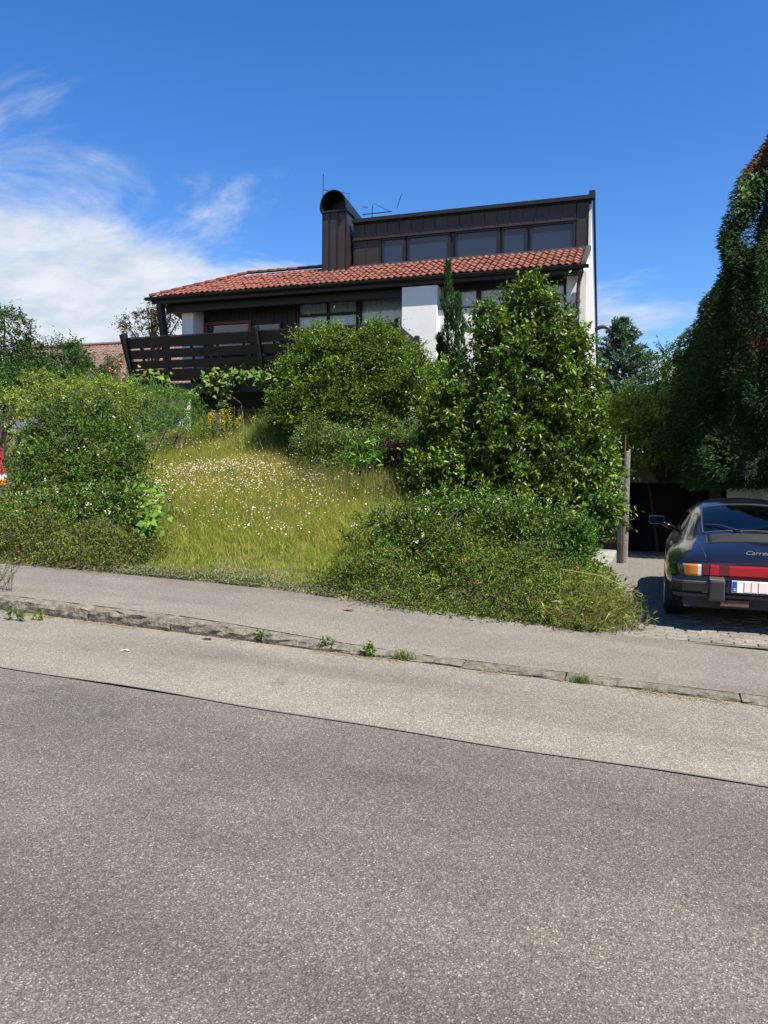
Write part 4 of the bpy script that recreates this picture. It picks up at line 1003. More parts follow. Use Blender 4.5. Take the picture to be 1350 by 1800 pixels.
def clumps_on(ells, r, dens, cr, inner=0.25, low=-0.55):
    """sub-clumps over the surface of ellipsoids (centre, radii), some inside"""
    C, RR, O = [], [], []
    for c, rad in ells:
        c = np.array(c, float); rad = np.array(rad, float)
        area = 4 * math.pi * ((rad[0] * rad[1]) ** 1.6 / 3 + (rad[0] * rad[2]) ** 1.6 / 3 + (rad[1] * rad[2]) ** 1.6 / 3) ** (1 / 1.6)
        n = max(5, int(area * dens / (cr * cr)))
        d = sphere(n * 3, r); d = d[d[:, 2] > low][:n]
        f = np.where(r.random(len(d)) < inner, r.uniform(0.35, 0.7, len(d)), r.uniform(0.66, 1.08, len(d)))
        p = c + d * rad * f[:, None]
        keep = np.ones(len(p), bool)
        for c2, rad2 in ells:
            if c2 is not c and not np.allclose(c2, c): keep &= (((p - np.array(c2)) / np.array(rad2)) ** 2).sum(1) > 0.35
        C.append(p[keep]); RR.append(cr * r.uniform(0.5, 1.5, keep.sum())); O.append(unit(d[keep] / rad))
    return np.concatenate(C), np.concatenate(RR), np.concatenate(O)
def above(p, i, k, V, F, tint=None): pass
VEG = []
def shrub(name, label, cat, ells, cols, seed, cr=0.28, dens=0.5, tw=14, k=7, leaf=(0.05, 0.025), kind='diamond', m='leaf_soft', up=0.3, spread=0.9, sag=0.12, inner=0.3, base=None,
          stems=9, group=None, hi=1.15, outw=0.7, droop=0.12, flowers=None, low=-0.5, part='foliage', fold=0.18, stem_r=0.03, flat=1.0, jitter=0.35, sub=None, t0=0.25):
    r = np.random.default_rng(seed)
    C, RR, O = clumps_on(ells, r, dens, cr, inner, low)
    gz = ground_z(C[:, 0], C[:, 1]); ok = C[:, 2] > gz + 0.02; C, RR, O = C[ok], RR[ok], O[ok]
    P, D, Ln, idx = twigs(C, RR, tw, r, up, O, outw, 0.1, hi, flat)
    V, F, kk, ti = spray(P, D, Ln, k, r, leaf[0], leaf[1], spread, kind, t0, sag, droop, fold, jitter)
    # neighbouring leaves share a tone; young leaves at the shoot tips are lighter, a few are dead and brown
    ct = 1 + r.normal(0, 0.2, (len(C), 1)); tw_t = 1 + r.normal(0, 0.15, (len(P), 1)); tint = palette(len(ti), cols, r) * np.clip(ct[idx[ti]] * tw_t[ti], 0.5, 1.8)
    young = (spray.t > 0.86) & (r.random(len(P))[ti] < 0.55); tint[young] *= np.array([1.5, 1.35, 1.15])
    dead = r.random(len(ti)) < 0.006; tint[dead] = np.array([.2, .13, .05])
    gzv = ground_z(V[::kk, 0], V[::kk, 1]); good = V[::kk, 2] > gzv - 0.02
    nf = F.shape[0] // len(ti); keepF = np.repeat(good, nf)
    b0 = base if base is not None else (np.mean([e[0][0] for e in ells]), np.mean([e[0][1] for e in ells]))
    bz = float(ground_z(b0[0], b0[1])); root = empty(name, (b0[0], b0[1], bz), label, cat, group)
    link(part, np_mesh(part, V, F[keepF], False, np.repeat(tint, kk, 0)), MATS[m], root)
    if stems:
        b = MB(); pick = r.choice(len(C), min(stems, len(C)), replace=False)
        for q in pick:
            a = Vector((b0[0] + r.normal(0, 0.08), b0[1] + r.normal(0, 0.08), bz - 0.05)); c = Vector(C[q]); mid = a.lerp(c, 0.5) + Vector((r.normal(0, 0.08), r.normal(0, 0.08), 0.1))
            b.tube([a, mid, c, c + Vector(O[q]) * RR[q] * 0.8], [stem_r, stem_r * 0.7, stem_r * 0.4, stem_r * 0.15], 5)
        # fine twigs that carry the leaves
        sel = r.choice(len(P), min(len(P), 260), replace=False)
        for q in sel:
            a = Vector(P[q]); e = a + Vector(D[q]) * Ln[q]; e.z -= sag * Ln[q]; b.tube([a, e], [0.006, 0.0025], 3, cap=False)
        tag(b.build('branches', MATS['bark'], root, fix=False), kind='stuff')
    if flowers:
        fc, n, size, fcols, cl = flowers
        q = r.choice(len(P), min(len(P), n)); tip = P[q] + D[q] * Ln[q][:, None] * 1.02
        vis = tip[:, 2] > ground_z(tip[:, 0], tip[:, 1]) + 0.15; tip = tip[vis]; dq = D[q][vis]
        pp = np.repeat(tip, cl, 0) + r.normal(0, size * 0.55, (len(tip) * cl, 3)); dd = unit(np.repeat(dq, cl, 0) + r.normal(0, 0.8, (len(pp), 3)))
        fv, ff, fk = leaves(pp, dd, np.full(len(pp), size), np.full(len(pp), size * 0.85), r, 'diamond', 0.1)
        tag(link(fc, np_mesh(fc, fv, ff, False, np.repeat(palette(len(pp), fcols, r, 0.06), fk, 0)), MATS['petal'], root), kind='stuff')
    return root
def E_(px, py, Y, wpx, hpx, depth=None):
    """ellipsoid standing at street depth Y that covers px +- wpx, py +- hpx"""
    c = at(px, py, Y); e = at(px + wpx, py, Y); t = at(px, py - hpx, Y)
    rx = abs(e[0] - c[0]); rz = abs(t[2] - c[2]); return (c, (rx, depth or rx * 0.85, rz))
G_MID = [(.058, .112, .014), (.08, .142, .018), (.11, .178, .024), (.04, .082, .012)]
G_LIGHT = [(.15, .225, .03), (.2, .275, .042), (.11, .18, .026), (.24, .3, .06)]
G_DARK = [(.03, .07, .02), (.042, .09, .024), (.055, .11, .028), (.024, .055, .017)]
G_GLOSS = [(.042, .092, .011), (.06, .12, .014), (.088, .158, .018), (.03, .068, .01), (.15, .215, .024)]
G_OLIVE = [(.065, .085, .02), (.05, .075, .02), (.085, .10, .026), (.04, .06, .016)]
G_GREY = [(.09, .13, .05), (.12, .16, .07), (.07, .11, .04), (.15, .18, .09)]
WHITE = [(.8, .8, .74), (.85, .85, .82), (.74, .72, .6)]

# the tall glossy evergreen in front of the house
shrub('laurel_shrub', 'tall glossy evergreen shrub in front of the white gable corner', 'shrub',
      [E_(910, 800, 12.5, 150, 140, 1.2), E_(925, 670, 12.5, 95, 115, 0.85), E_(932, 560, 12.5, 46, 70, 0.45), E_(985, 640, 12.5, 36, 70, .4), E_(800, 735, 12.3, 58, 80, 0.6), E_(1000, 745, 12.5, 58, 95, 0.6), E_(862, 600, 12.4, 26, 70, .3), E_(830, 850, 12.0, 100, 60, 0.9), E_(1035, 830, 12.2, 42, 85, 0.5), E_(900, 890, 11.9, 130, 60, 0.9), E_(1010, 890, 11.9, 70, 60, 0.7), E_(770, 830, 12.2, 60, 60, .7)],
      G_GLOSS, 11, cr=0.19, dens=0.68, tw=12, k=10, leaf=(0.074, 0.03), kind='broad', m='leaf_glossy', up=0.55, spread=0.95, sag=0.02, inner=0.35, base=(-2.2, 12.6), stems=26, stem_r=0.045, hi=1.35, low=-0.8)
# the round bush with white blossom before the balcony
shrub('flowering_bush', 'big round bush with small white blossom in front of the balcony', 'bush',
      [E_(620, 680, 15.5, 115, 85, 1.3), E_(600, 645, 15.6, 75, 52, 1.0), E_(690, 660, 15.4, 62, 70, 0.9), E_(530, 710, 15.5, 45, 60, 0.8), E_(560, 632, 15.7, 38, 35, .5), E_(640, 745, 15.0, 120, 50, 1.0), E_(720, 720, 15.2, 60, 75, .9), E_(560, 740, 15.2, 70, 45, .9), E_(745, 690, 14.6, 40, 60, .6), E_(655, 600, 15.5, 34, 26, .4), E_(520, 660, 15.4, 30, 30, .4), E_(585, 598, 15.4, 30, 20, .4)],
      G_MID + [(.1, .17, .03)], 12, cr=0.22, dens=0.8, tw=13, k=9, leaf=(0.054, 0.026), m='leaf_soft', up=0.4, base=(-6.0, 15.6), stems=6, hi=1.3, flowers=('blossoms', 420, 0.035, WHITE, 2))
# arching feathery shoots on its top
shrub('feathery_shrub', 'yellow green feathery shoots rising above the round bush below the curtained windows', 'shrub',
      [E_(610, 625, 15.9, 80, 30, 0.6), E_(560, 612, 15.9, 35, 24, 0.4), E_(680, 622, 15.9, 40, 26, 0.4)], G_LIGHT, 13, cr=0.26, dens=0.42, tw=7, k=11, leaf=(0.055, 0.017), m='leaf_soft', up=0.9, spread=0.75, sag=0.25, base=(-6.3, 16.0), stems=16, hi=1.7, low=-0.2)
# low shrubs at the foot of them
shrub('cotoneaster_shrub', 'low pale green spreading shrub at the right edge of the meadow', 'shrub',
      [E_(600, 795, 13.4, 82, 42, 0.8), E_(560, 775, 13.8, 45, 36, 0.5), E_(690, 780, 13.7, 60, 44, .6), E_(620, 825, 13.1, 72, 32, .5)], G_MID[:3] + G_GREY[:2], 14, cr=0.17, dens=0.55, tw=12, k=8, leaf=(0.036, 0.018), up=0.3, base=(-5.4, 13.5), stems=8, flowers=('blossoms', 120, 0.025, WHITE, 2))
shrub('purple_shrub', 'dark purple leaved shrub tucked between pale shrub and glossy evergreen', 'shrub', [E_(690, 808, 13.0, 34, 26, 0.4)], [(.035, .022, .025), (.05, .03, .03), (.028, .02, .02)], 15, cr=0.13, dens=0.6, tw=12, k=7, leaf=(0.05, 0.024), base=(-4.5, 13.0), stems=5)
shrub('cherry_laurel', 'bright green upright young laurel shoots before the purple leaved shrub', 'shrub', [E_(645, 812, 12.9, 32, 24, 0.35)], [(.09, .2, .02), (.12, .24, .03), (.06, .15, .018)], 16, cr=0.15, dens=0.5, tw=8, k=6, leaf=(0.11, 0.03), kind='broad', m='leaf_glossy', up=0.9, base=(-5.0, 12.9), stems=5)
shrub('feather_juniper', 'fresh green feathery conifer spilling behind the glossy evergreen', 'conifer', [E_(735, 800, 13.3, 40, 40, 0.5), E_(690, 776, 13.9, 45, 20, .5)], [(.045, .12, .025), (.06, .15, .03), (.03, .09, .02)], 17, cr=0.15, dens=0.6, tw=14, k=9, leaf=(0.03, 0.01), m='needle', up=0.3, base=(-4.0, 13.3), stems=5)
# slender cypresses against the white wall
def column(name, label, px, ptop, pbot, Y, wpx, seed, cols):
    a = at(px, pbot, Y); t = at(px, ptop, Y); r = np.random.default_rng(seed); h = t[2] - a[2]; w = abs(at(px + wpx, pbot, Y)[0] - a[0])
    n = int(1500 * max(1, h / 1.5)); tt = r.random(n) ** 0.9; prof = w * np.minimum(1, (1 - tt) * 2.2 + 0.16) * (0.85 + 0.3 * np.sin(tt * 19 + seed)); an = r.random(n) * 2 * np.pi; rr = prof * np.sqrt(r.uniform(0.3, 1, n))
    P = np.stack([a[0] + rr * np.cos(an) + 0.03 * np.sin(tt * 5), a[1] + rr * np.sin(an), a[2] + tt * h], -1); D = np.stack([np.cos(an) * 0.35, np.sin(an) * 0.35, np.ones(n)], -1) + r.normal(0, 0.15, (n, 3))
    V, F, k = leaves(P, D, r.uniform(0.07, 0.14, n), r.uniform(0.018, 0.03, n), r, droop=-0.02)
    gz = float(ground_z(a[0], a[1])); root = empty(name, (a[0], a[1], gz), label, 'cypress')
    link('crown', np_mesh('crown', V, F, False, np.repeat(palette(n, cols, r), k, 0)), MATS['needle'], root)
    b = MB(); b.tube([(a[0], a[1], gz - 0.05), (a[0], a[1], a[2] + 0.2), (t[0], t[1], t[2] - 0.3)], [0.04, 0.035, 0.01], 6); b.build('trunk', MATS['bark'], root)
column('slim_cypress', 'tallest slim dark green cypress against the white chimney breast', 787, 462, 650, 17.0, 13, 21, G_DARK)
column('slim_cypress', 'shorter slim cypress just right of the tallest one', 806, 520, 650, 16.8, 10, 22, G_DARK)
column('slim_cypress', 'tiny dark conifer spire low before the white wall', 774, 590, 650, 17.0, 6, 23, [(.02, .03, .02), (.03, .035, .025)])

# the planted bank at the corner of pavement and drive
def low_cover(name, label, cat, poly_pts, cols, seed, h=0.4, n=900, k=16, twl=0.3, leaf=(0.022, 0.007), m='needle', up=0.55, taper=0.35, group=None, flat=1.0, part='foliage', hfun=None, spread=0.8):
    """a mat of upright leafy shoots over an area of the bank"""
    r = np.random.default_rng(seed); xs = np.array([p[0] for p in poly_pts]); ys = np.array([p[1] for p in poly_pts]); out = []
    m0 = 0
    while m0 < n:
        x = r.uniform(xs.min(), xs.max(), n); y = r.uniform(ys.min(), ys.max(), n); ins = np.zeros(n, bool); j = len(xs) - 1
        for i in range(len(xs)):
            c = ((ys[i] > y) != (ys[j] > y)) & (x < (xs[j] - xs[i]) * (y - ys[i]) / (ys[j] - ys[i] + 1e-12) + xs[i]); ins ^= c; j = i
        out.append(np.stack([x[ins], y[ins]], -1)); m0 += ins.sum()
    q = np.concatenate(out)[:n]
    # distance to the outline makes the mat round off at its rim
    dmin = np.full(n, 9.0)
    for i in range(len(xs)):
        a = np.array([xs[i], ys[i]]); b2 = np.array([xs[(i + 1) % len(xs)], ys[(i + 1) % len(xs)]]); ab = b2 - a; t = np.clip(((q - a) @ ab) / (ab @ ab), 0, 1); dmin = np.minimum(dmin, np.linalg.norm(q - a - t[:, None] * ab, axis=1))
    lump = 0.75 + 0.4 * np.sin(q[:, 0] * 2.3 + seed) * np.sin(q[:, 1] * 2.9 + 1) + 0.25 * np.sin(q[:, 0] * 5.1 + q[:, 1] * 4.3)
    hh = (hfun(q[:, 0], q[:, 1]) if hfun else h) * lump * (0.25 + 0.75 * sst(0, taper, dmin))
    z = ground_z(q[:, 0], q[:, 1]) + hh * r.uniform(0.05, 1.0, n) ** 0.6
    C = np.stack([q[:, 0], q[:, 1], z], -1); D = sphere(n, r); D[:, 2] = np.abs(D[:, 2]) * flat + up; D = unit(D)
    V, F, kk, ti = spray(C, D, np.full(n, twl) * r.uniform(0.6, 1.3, n), k, r, leaf[0], leaf[1], spread, 'diamond', 0.02, 0.3)
    ct = 1 + r.normal(0, 0.25, (n, 1)) + 0.2 * np.sin(q[:, 0:1] * 3.1 + seed) * np.sin(q[:, 1:2] * 3.7); tint = palette(len(ti), cols, r) * np.clip(ct[ti], 0.45, 1.8)
    young = (spray.t > 0.8) & (r.random(n)[ti] < 0.4); tint[young] *= np.array([1.4, 1.35, 1.1]); old = (r.random(n) < 0.05)[ti]; tint[old] = np.array([.16, .115, .05]) * r.uniform(.6, 1.3, (old.sum(), 1))
    good = V[::kk, 2] > ground_z(V[::kk, 0], V[::kk, 1]) - 0.01; F = F[np.repeat(good, F.shape[0] // len(ti))]
    c0 = q.mean(0); root = empty(name, (c0[0], c0[1], float(ground_z(c0[0], c0[1]))), label, cat, group)
    link(part, np_mesh(part, V, F, False, np.repeat(tint, kk, 0)), MATS[m], root)
    b = MB()
    for i in r.choice(n, min(n, 220), replace=False):
        a = Vector(C[i]); a.z -= 0.1; b.tube([a, Vector(C[i]) + Vector(D[i]) * twl * 0.8], [0.006, 0.002], 3, cap=False)
    tag(b.build('branches', MATS['bark'], root, fix=False), kind='stuff')
    return root
JUN = [(.06, .1, .013), (.085, .13, .018), (.042, .075, .012), (.12, .17, .026)]
low_cover('juniper_mat', 'dark olive juniper mat spilling over the pavement edge below the glossy evergreen', 'juniper', [(-3.55, 7.9), (-2.4, 7.62), (-1.2, 7.66), (-0.4, 7.75), (-0.25, 8.4), (-0.4, 9.4), (-0.7, 10.6), (-3.0, 10.6), (-3.4, 9.0)],
          JUN, 31, n=4800, k=19, twl=0.3, leaf=(0.034, 0.0125), up=0.12, flat=0.7, taper=0.55, hfun=lambda x, y: 0.5 + 0.2 * sst(8.0, 9.5, y))
shrub('privet_bush', 'leafy privet bush with white flower spikes at the left of the bank', 'bush', [E_(700, 965, 9.3, 85, 60, 0.6), E_(780, 930, 9.7, 85, 55, 0.6), E_(870, 925, 10.2, 80, 45, 0.6), E_(960, 940, 10.2, 60, 35, .5), E_(740, 1000, 9.0, 70, 40, .5)], G_MID + G_GLOSS[:2], 32, cr=0.16, dens=0.65, tw=11, k=9, leaf=(0.042, 0.016), m='leaf_glossy', up=0.8, spread=0.8, base=(-2.9, 9.4), stems=5, hi=1.5, flowers=('flower_spikes', 26, 0.028, WHITE, 9))
low_cover('grass_clump', 'dry yellowish grass and bramble tangle at the corner of pavement and drive', 'grass', [(-1.0, 7.62), (-0.3, 7.66), (-0.1, 8.0), (-0.2, 9.3), (-0.5, 9.6), (-0.9, 8.6)], [(.13, .17, .035), (.18, .21, .05), (.09, .14, .03), (.3, .27, .12)], 33, h=0.42, n=620, k=8, twl=0.34, leaf=(0.1, 0.007), m='grass_blade', up=0.6, spread=0.7)
shrub('thuja_ball', 'bright green soft conifer ball beside the steps at the drive', 'conifer', [E_(1012, 948, 10.6, 34, 36, 0.28), E_(1010, 975, 10.6, 34, 30, .28)], [(.05, .14, .022), (.065, .17, .03), (.04, .11, .02)], 34, cr=0.09, dens=0.8, tw=14, k=9, leaf=(0.03, 0.011), m='needle', up=0.6, stems=4, base=(-0.95, 10.6))
low_cover('perennial_bed', 'light green broad leaved perennials along the cobbled drive edge', 'plants', [(-0.85, 9.4), (-0.3, 9.2), (-0.45, 11.6), (-0.7, 13), (-1.6, 11.6)], G_LIGHT + G_MID, 35, h=0.35, n=700, k=8, twl=0.22, leaf=(0.07, 0.026), m='leaf_soft')

# left of the meadow
shrub('dog_rose', 'big loose dog rose bush left of the meadow', 'bush', [E_(100, 835, 10.9, 62, 62, 0.8), E_(170, 850, 10.7, 62, 50, .7), E_(60, 868, 10.7, 34, 44, .45), E_(68, 790, 11.4, 30, 30, .45), E_(112, 748, 11.6, 42, 36, .5), E_(155, 790, 11.2, 44, 44, .5), E_(205, 800, 11.4, 36, 42, .5), E_(228, 845, 10.8, 22, 38, .4), E_(180, 740, 12.0, 34, 28, .5)],
      [(.048, .098, .016), (.066, .122, .02), (.09, .15, .026), (.034, .072, .013)], 41, cr=0.2, dens=0.6, tw=11, k=9, leaf=(0.05, 0.027), up=0.35, sag=0.3, base=(-9.1, 11.2), stems=16, hi=1.9, flowers=('blossoms', 30, 0.045, WHITE, 3))
shrub('yellow_spiraea', 'yellow green loose shrub top behind the dog rose', 'shrub', [E_(120, 700, 13.0, 75, 34, 0.8), E_(60, 722, 13.0, 40, 40, .5), E_(185, 705, 13.4, 50, 30, .6)], G_LIGHT, 42, cr=0.27, dens=0.55, tw=10, k=12, leaf=(0.05, 0.02), up=0.8, sag=0.4, base=(-11.4, 13.7), stems=10, hi=1.8, low=-0.7)
shrub('soft_hedge', 'soft fine leaved green hedge below the balcony left of yellow flowers', 'hedge', [E_(265, 730, 15.2, 78, 48, 0.9), E_(200, 715, 15.4, 60, 40, 0.9), E_(320, 755, 15.0, 35, 30, 0.6), E_(230, 775, 14.2, 60, 30, 0.7), E_(310, 725, 15.6, 35, 35, .6), E_(150, 700, 15.8, 45, 35, .8)],
      [(.075, .16, .034), (.095, .185, .04), (.065, .135, .032), (.13, .21, .045)], 43, cr=0.2, dens=0.85, tw=14, k=10, leaf=(0.034, 0.011), up=0.6, base=(-11.2, 15.2), stems=8)
shrub('mock_orange', 'leafy shrub with white blossom by the pavement at left', 'shrub', [E_(75, 930, 9.5, 95, 62, 0.7), E_(170, 915, 9.6, 80, 50, 0.6), E_(235, 905, 9.4, 45, 50, 0.5), E_(10, 960, 9.0, 50, 50, 0.5)],
      G_MID + G_GLOSS[:3], 44, cr=0.17, dens=0.5, tw=10, k=9, leaf=(0.048, 0.022), m='leaf_glossy', up=0.5, base=(-8.3, 9.5), stems=12, hi=1.4, flowers=('blossoms', 50, 0.03, WHITE, 7))
low_cover('juniper_mat', 'brownish green juniper mat at the pavement edge below white blossomed shrub', 'juniper', [(-10.5, 7.5), (-8.6, 7.52), (-7.2, 7.66), (-6.15, 7.8), (-5.95, 8.5), (-6.3, 9.0), (-7.2, 9.1), (-10.5, 8.6)], [(.075, .105, .02), (.1, .125, .026), (.055, .08, .016), (.12, .13, .035)], 45, n=3500, k=19, twl=0.3, leaf=(0.034, 0.0125), up=0.12, flat=0.7, taper=0.5, h=0.44)
def heart_vine():
    r = np.random.default_rng(46); root_at = at(262, 960, 8.9); n = 130
    c = at(265, 912, 8.9); P = c + r.normal(0, 1, (n, 3)) * np.array([0.13, 0.12, 0.22]); D = sphere(n, r); D[:, 2] = -np.abs(D[:, 2]) * 0.6; D[:, 1] -= 0.4
    V, F, k = leaves(P, D, r.uniform(.06, .11, n), r.uniform(.06, .1, n), r, 'heart', hint=np.array([0.3, -1, 0.6]) + r.normal(0, .3, (n, 3)))
    root = empty('bindweed', (root_at[0], root_at[1], float(ground_z(root_at[0], root_at[1]))), 'light green heart leaved climber at the right end of the left shrubs', 'climber')
    link('foliage', np_mesh('foliage', V, F, False, np.repeat(palette(n, [(.12, .22, .03), (.16, .27, .04), (.08, .16, .025)], r), k, 0)), MATS['leaf_soft'], root)
    b = MB()
    for q in range(7): a = Vector(root_at); b.tube([a, a.lerp(Vector(c), 0.6) + Vector((r.normal(0, .08), r.normal(0, .08), 0)), Vector(c) + Vector((r.normal(0, .15), r.normal(0, .1), r.uniform(0, .3)))], 0.004, 4)
    b.build('stems', MATS['bark'], root)
heart_vine()

# the meadow
def blades(P, h, w, lean, r):
    n = len(P); an = r.random(n) * 2 * np.pi; d = np.stack([np.cos(an), np.sin(an), np.zeros(n)], -1); s = np.stack([-np.sin(an), np.cos(an), np.zeros(n)], -1)
    fa = r.random(n) * 2 * np.pi; s = np.stack([np.cos(fa), np.sin(fa), np.zeros(n)], -1)
    H = h[:, None]; W = w[:, None]; Ln = lean[:, None]; z = np.array([0, 0, 1.0])
    mid = P + z * H * 0.55 + d * H * Ln * 0.3; tip = P + z * H * (1 - 0.25 * Ln) + d * H * Ln
    V = np.stack([P - s * W / 2, P + s * W / 2, mid - s * W * 0.4, mid + s * W * 0.4, tip], 1).reshape(-1, 3)
    a = np.arange(n)[:, None] * 5; F = np.concatenate([a + [0, 1, 2], a + [1, 3, 2], a + [2, 3, 4]], 1).reshape(-1, 3); return V, F
def ground_hit(px, py):
    d = _f + _rt2 * (px - 675) / FPX + _up2 * (900 - py) / FPX; o = np.array([0, 0, CAMZ])
    for t in np.arange(7.0, 30, 0.05):
        q = o + d * t
        if q[2] < float(ground_z(q[0], q[1])) + 0.3: return q
    return o + d * 16
def meadow():
    r = np.random.default_rng(51); n = 230000
    tx = r.uniform(-12.3, -2.2, n // 9); ty = 7.95 + 10.3 * r.random(n // 9) ** 1.2; x = np.repeat(tx, 9) + r.normal(0, .045, n // 9 * 9); y = np.repeat(ty, 9) + r.normal(0, .045, n // 9 * 9); n = len(x)
    keep = (x > -10.4) | (y > 12.5); keep &= ~((x > -3.1) & (y < 10)); x, y = x[keep], y[keep]; n = len(x)
    P = np.stack([x, y, ground_z(x, y) - 0.01], -1)
    patch = 0.5 + 0.5 * np.sin(x * 1.1 + 0.7) * np.sin(y * 0.9 + 2.0) + 0.25 * np.sin(x * 2.7 + y * 1.9)
    h = (0.13 + 0.16 * sst(8.2, 10.5, y)) * r.uniform(0.5, 1.35, n) * (0.8 + 0.4 * np.clip(patch, 0, 1)); h *= 0.35 + 0.65 * sst(7.95, 8.9, y + 0.15 * np.sin(x * 3))
    V, F = blades(P, h, r.uniform(0.0035, 0.008, n), r.uniform(0.15, 1.3, n), r)
    green = palette(n, [(.2, .275, .036), (.26, .32, .045), (.15, .22, .03), (.31, .35, .065)], r); dry = palette(n, [(.44, .385, .12), (.54, .47, .2), (.36, .31, .085), (.38, .27, .12)], r)
    f = np.clip(0.14 + 0.14 * sst(8.2, 9.4, y) + 0.48 * np.clip(np.sin(x * 0.8 + 1.2 * np.sin(y * 0.6)), 0, 1) * sst(10, 12.5, y) + r.normal(0, 0.2, n), 0, 1)[:, None]
    pick = (r.random((n, 1)) < f); tint = np.where(pick, dry, green)
    tag(link('meadow_grass', np_mesh('meadow_grass', V, F, False, np.repeat(tint, 5, 0)), MATS['grass_blade']), 'tall uncut yellow green grass on the slope', 'grass', kind='stuff')
    # flowering grass stems with pale brown heads
    n = 9000; x = r.uniform(-11.5, -2.6, n); y = 9.2 + 9 * r.random(n); P = np.stack([x, y, ground_z(x, y)], -1); h = r.uniform(.3, .55, n)
    V, F = blades(P, h, np.full(n, 0.003), r.uniform(0.05, 0.5, n), r); tip = V.reshape(n, 5, 3)[:, 4]
    k = 4; tp = np.repeat(tip, k, 0) + np.stack([r.normal(0, .008, n * k), r.normal(0, .008, n * k), -r.uniform(0, .07, n * k)], -1); D = sphere(n * k, r); D[:, 2] = np.abs(D[:, 2]) + .8
    V2, F2, kk = leaves(tp, D, r.uniform(.015, .03, n * k), np.full(n * k, .005), r)
    t1 = np.repeat(palette(n, [(.2, .19, .06), (.26, .22, .09), (.16, .17, .05)], r), 5, 0); t2 = np.repeat(palette(n * k, [(.24, .15, .08), (.3, .22, .12), (.2, .11, .07)], r), kk, 0)
    tag(link('grass_stems', np_mesh('grass_stems', np.concatenate([V, V2]), np.concatenate([F, F2 + len(V)]), False, np.concatenate([t1, t2])), MATS['grass_blade']), 'thin flowering grass stems with brownish heads over the meadow', 'grass', kind='stuff')
    # ox-eye daisies in drifts
    cen = [(300, 835, .7, .5, 130), (350, 830, .7, .4, 190), (390, 825, .5, .35, 190), (420, 830, .5, .3, 110), (480, 850, .7, .5, 130), (530, 830, .5, .35, 90), (430, 870, 1.1, .6, 150), (300, 790, .6, .3, 60), (440, 775, 1.0, .4, 90), (465, 935, .35, .2, 60), (360, 905, .9, .5, 110), (290, 860, .5, .4, 80), (420, 820, 2.0, 1.5, 420), (400, 860, 1.6, 1.0, 260), (330, 940, .5, .3, 40), (560, 770, .5, .3, 20)]
    pts = []
    for px, py, sx_, sy_, m_ in cen:
        c = ground_hit(px, py); pts.append(np.stack([c[0] + r.normal(0, sx_, m_), c[1] + r.normal(0, sy_, m_)], -1))
    q = np.concatenate(pts); q = q[(q[:, 1] > 8.8) & (q[:, 1] < 18.2) & (q[:, 0] > -12) & (q[:, 0] < -3.2)]; m_ = len(q)
    h = r.uniform(.3, .5, m_); base = np.stack([q[:, 0], q[:, 1], ground_z(q[:, 0], q[:, 1])], -1); V, F = blades(base, h, np.full(m_, .004), r.uniform(0, .3, m_), r); tip = V.reshape(m_, 5, 3)[:, 4]
    nrm = unit(np.stack([r.normal(0.2, .4, m_), r.normal(-0.35, .35, m_), np.ones(m_) * .8], -1)); a1 = unit(np.cross(nrm, r.normal(size=(m_, 3)))); a2 = np.cross(nrm, a1)
    PV, PF, YV = [], [], []; rad = r.uniform(.0075, .0135, m_)[:, None]; kp = 8
    ring = [tip + (a1 * math.cos(t) + a2 * math.sin(t)) * rad * (1.0 if i % 2 == 0 else 0.8) for i, t in enumerate(np.linspace(0, 2 * math.pi, kp, endpoint=False))]
    PV = np.stack([tip] + ring, 1).reshape(-1, 3); a = np.arange(m_)[:, None] * (kp + 1); PF = np.concatenate([a + [0, 1 + i, 1 + (i + 1) % kp] for i in range(kp)], 1).reshape(-1, 3)
    cr2 = rad * 0.36; YV = np.stack([tip + nrm * .006] + [tip + nrm * .003 + (a1 * math.cos(t) + a2 * math.sin(t)) * cr2 for t in np.linspace(0, 2 * math.pi, 5, endpoint=False)], 1).reshape(-1, 3); b = np.arange(m_)[:, None] * 6; YF = np.concatenate([b + [0, 1 + i, 1 + (i + 1) % 5] for i in range(5)], 1).reshape(-1, 3)
    allV = np.concatenate([V, PV, YV]); allF = np.concatenate([F, PF + len(V), YF + len(V) + len(PV)])
    tint = np.concatenate([np.repeat(palette(m_, [(.1, .16, .03)], r), 5, 0), np.repeat(palette(m_, [(.78, .77, .7), (.8, .8, .76)], r, .06), kp + 1, 0), np.repeat(palette(m_, [(.6, .4, .02)], r), 6, 0)])
    tag(link('daisies', np_mesh('daisies', allV, allF, False, tint), MATS['petal']), 'white ox-eye daisies scattered in drifts over the meadow', 'daisies', kind='stuff')
    # pale clover and stonecrop along the back of the pavement
    n = 14000; x = r.uniform(-6.4, -3.2, n); y = 7.72 + np.abs(r.normal(0, .22, n)); ok = r.random(n) < (0.35 + 0.65 * (np.sin(x * 3.7) * np.sin(x * 1.3 + y * 4) > -0.2)); x, y = x[ok], y[ok]; n = len(x)
    P = np.stack([x, y, np.maximum(ground_z(x, y), pave_z(x, y)) + r.uniform(0, .04, n)], -1); D = sphere(n, r); D[:, 2] = np.abs(D[:, 2]) + .2
    V, F, k = leaves(P, D, r.uniform(.015, .035, n), r.uniform(.01, .02, n), r)
    tag(link('clover', np_mesh('clover', V, F, False, np.repeat(palette(n, [(.13, .17, .08), (.17, .2, .1), (.1, .14, .05), (.24, .21, .11)], r), k, 0)), MATS['leaf_soft']), 'pale clover and stonecrop creeping onto the back of the pavement', 'ground cover', kind='stuff')
meadow()
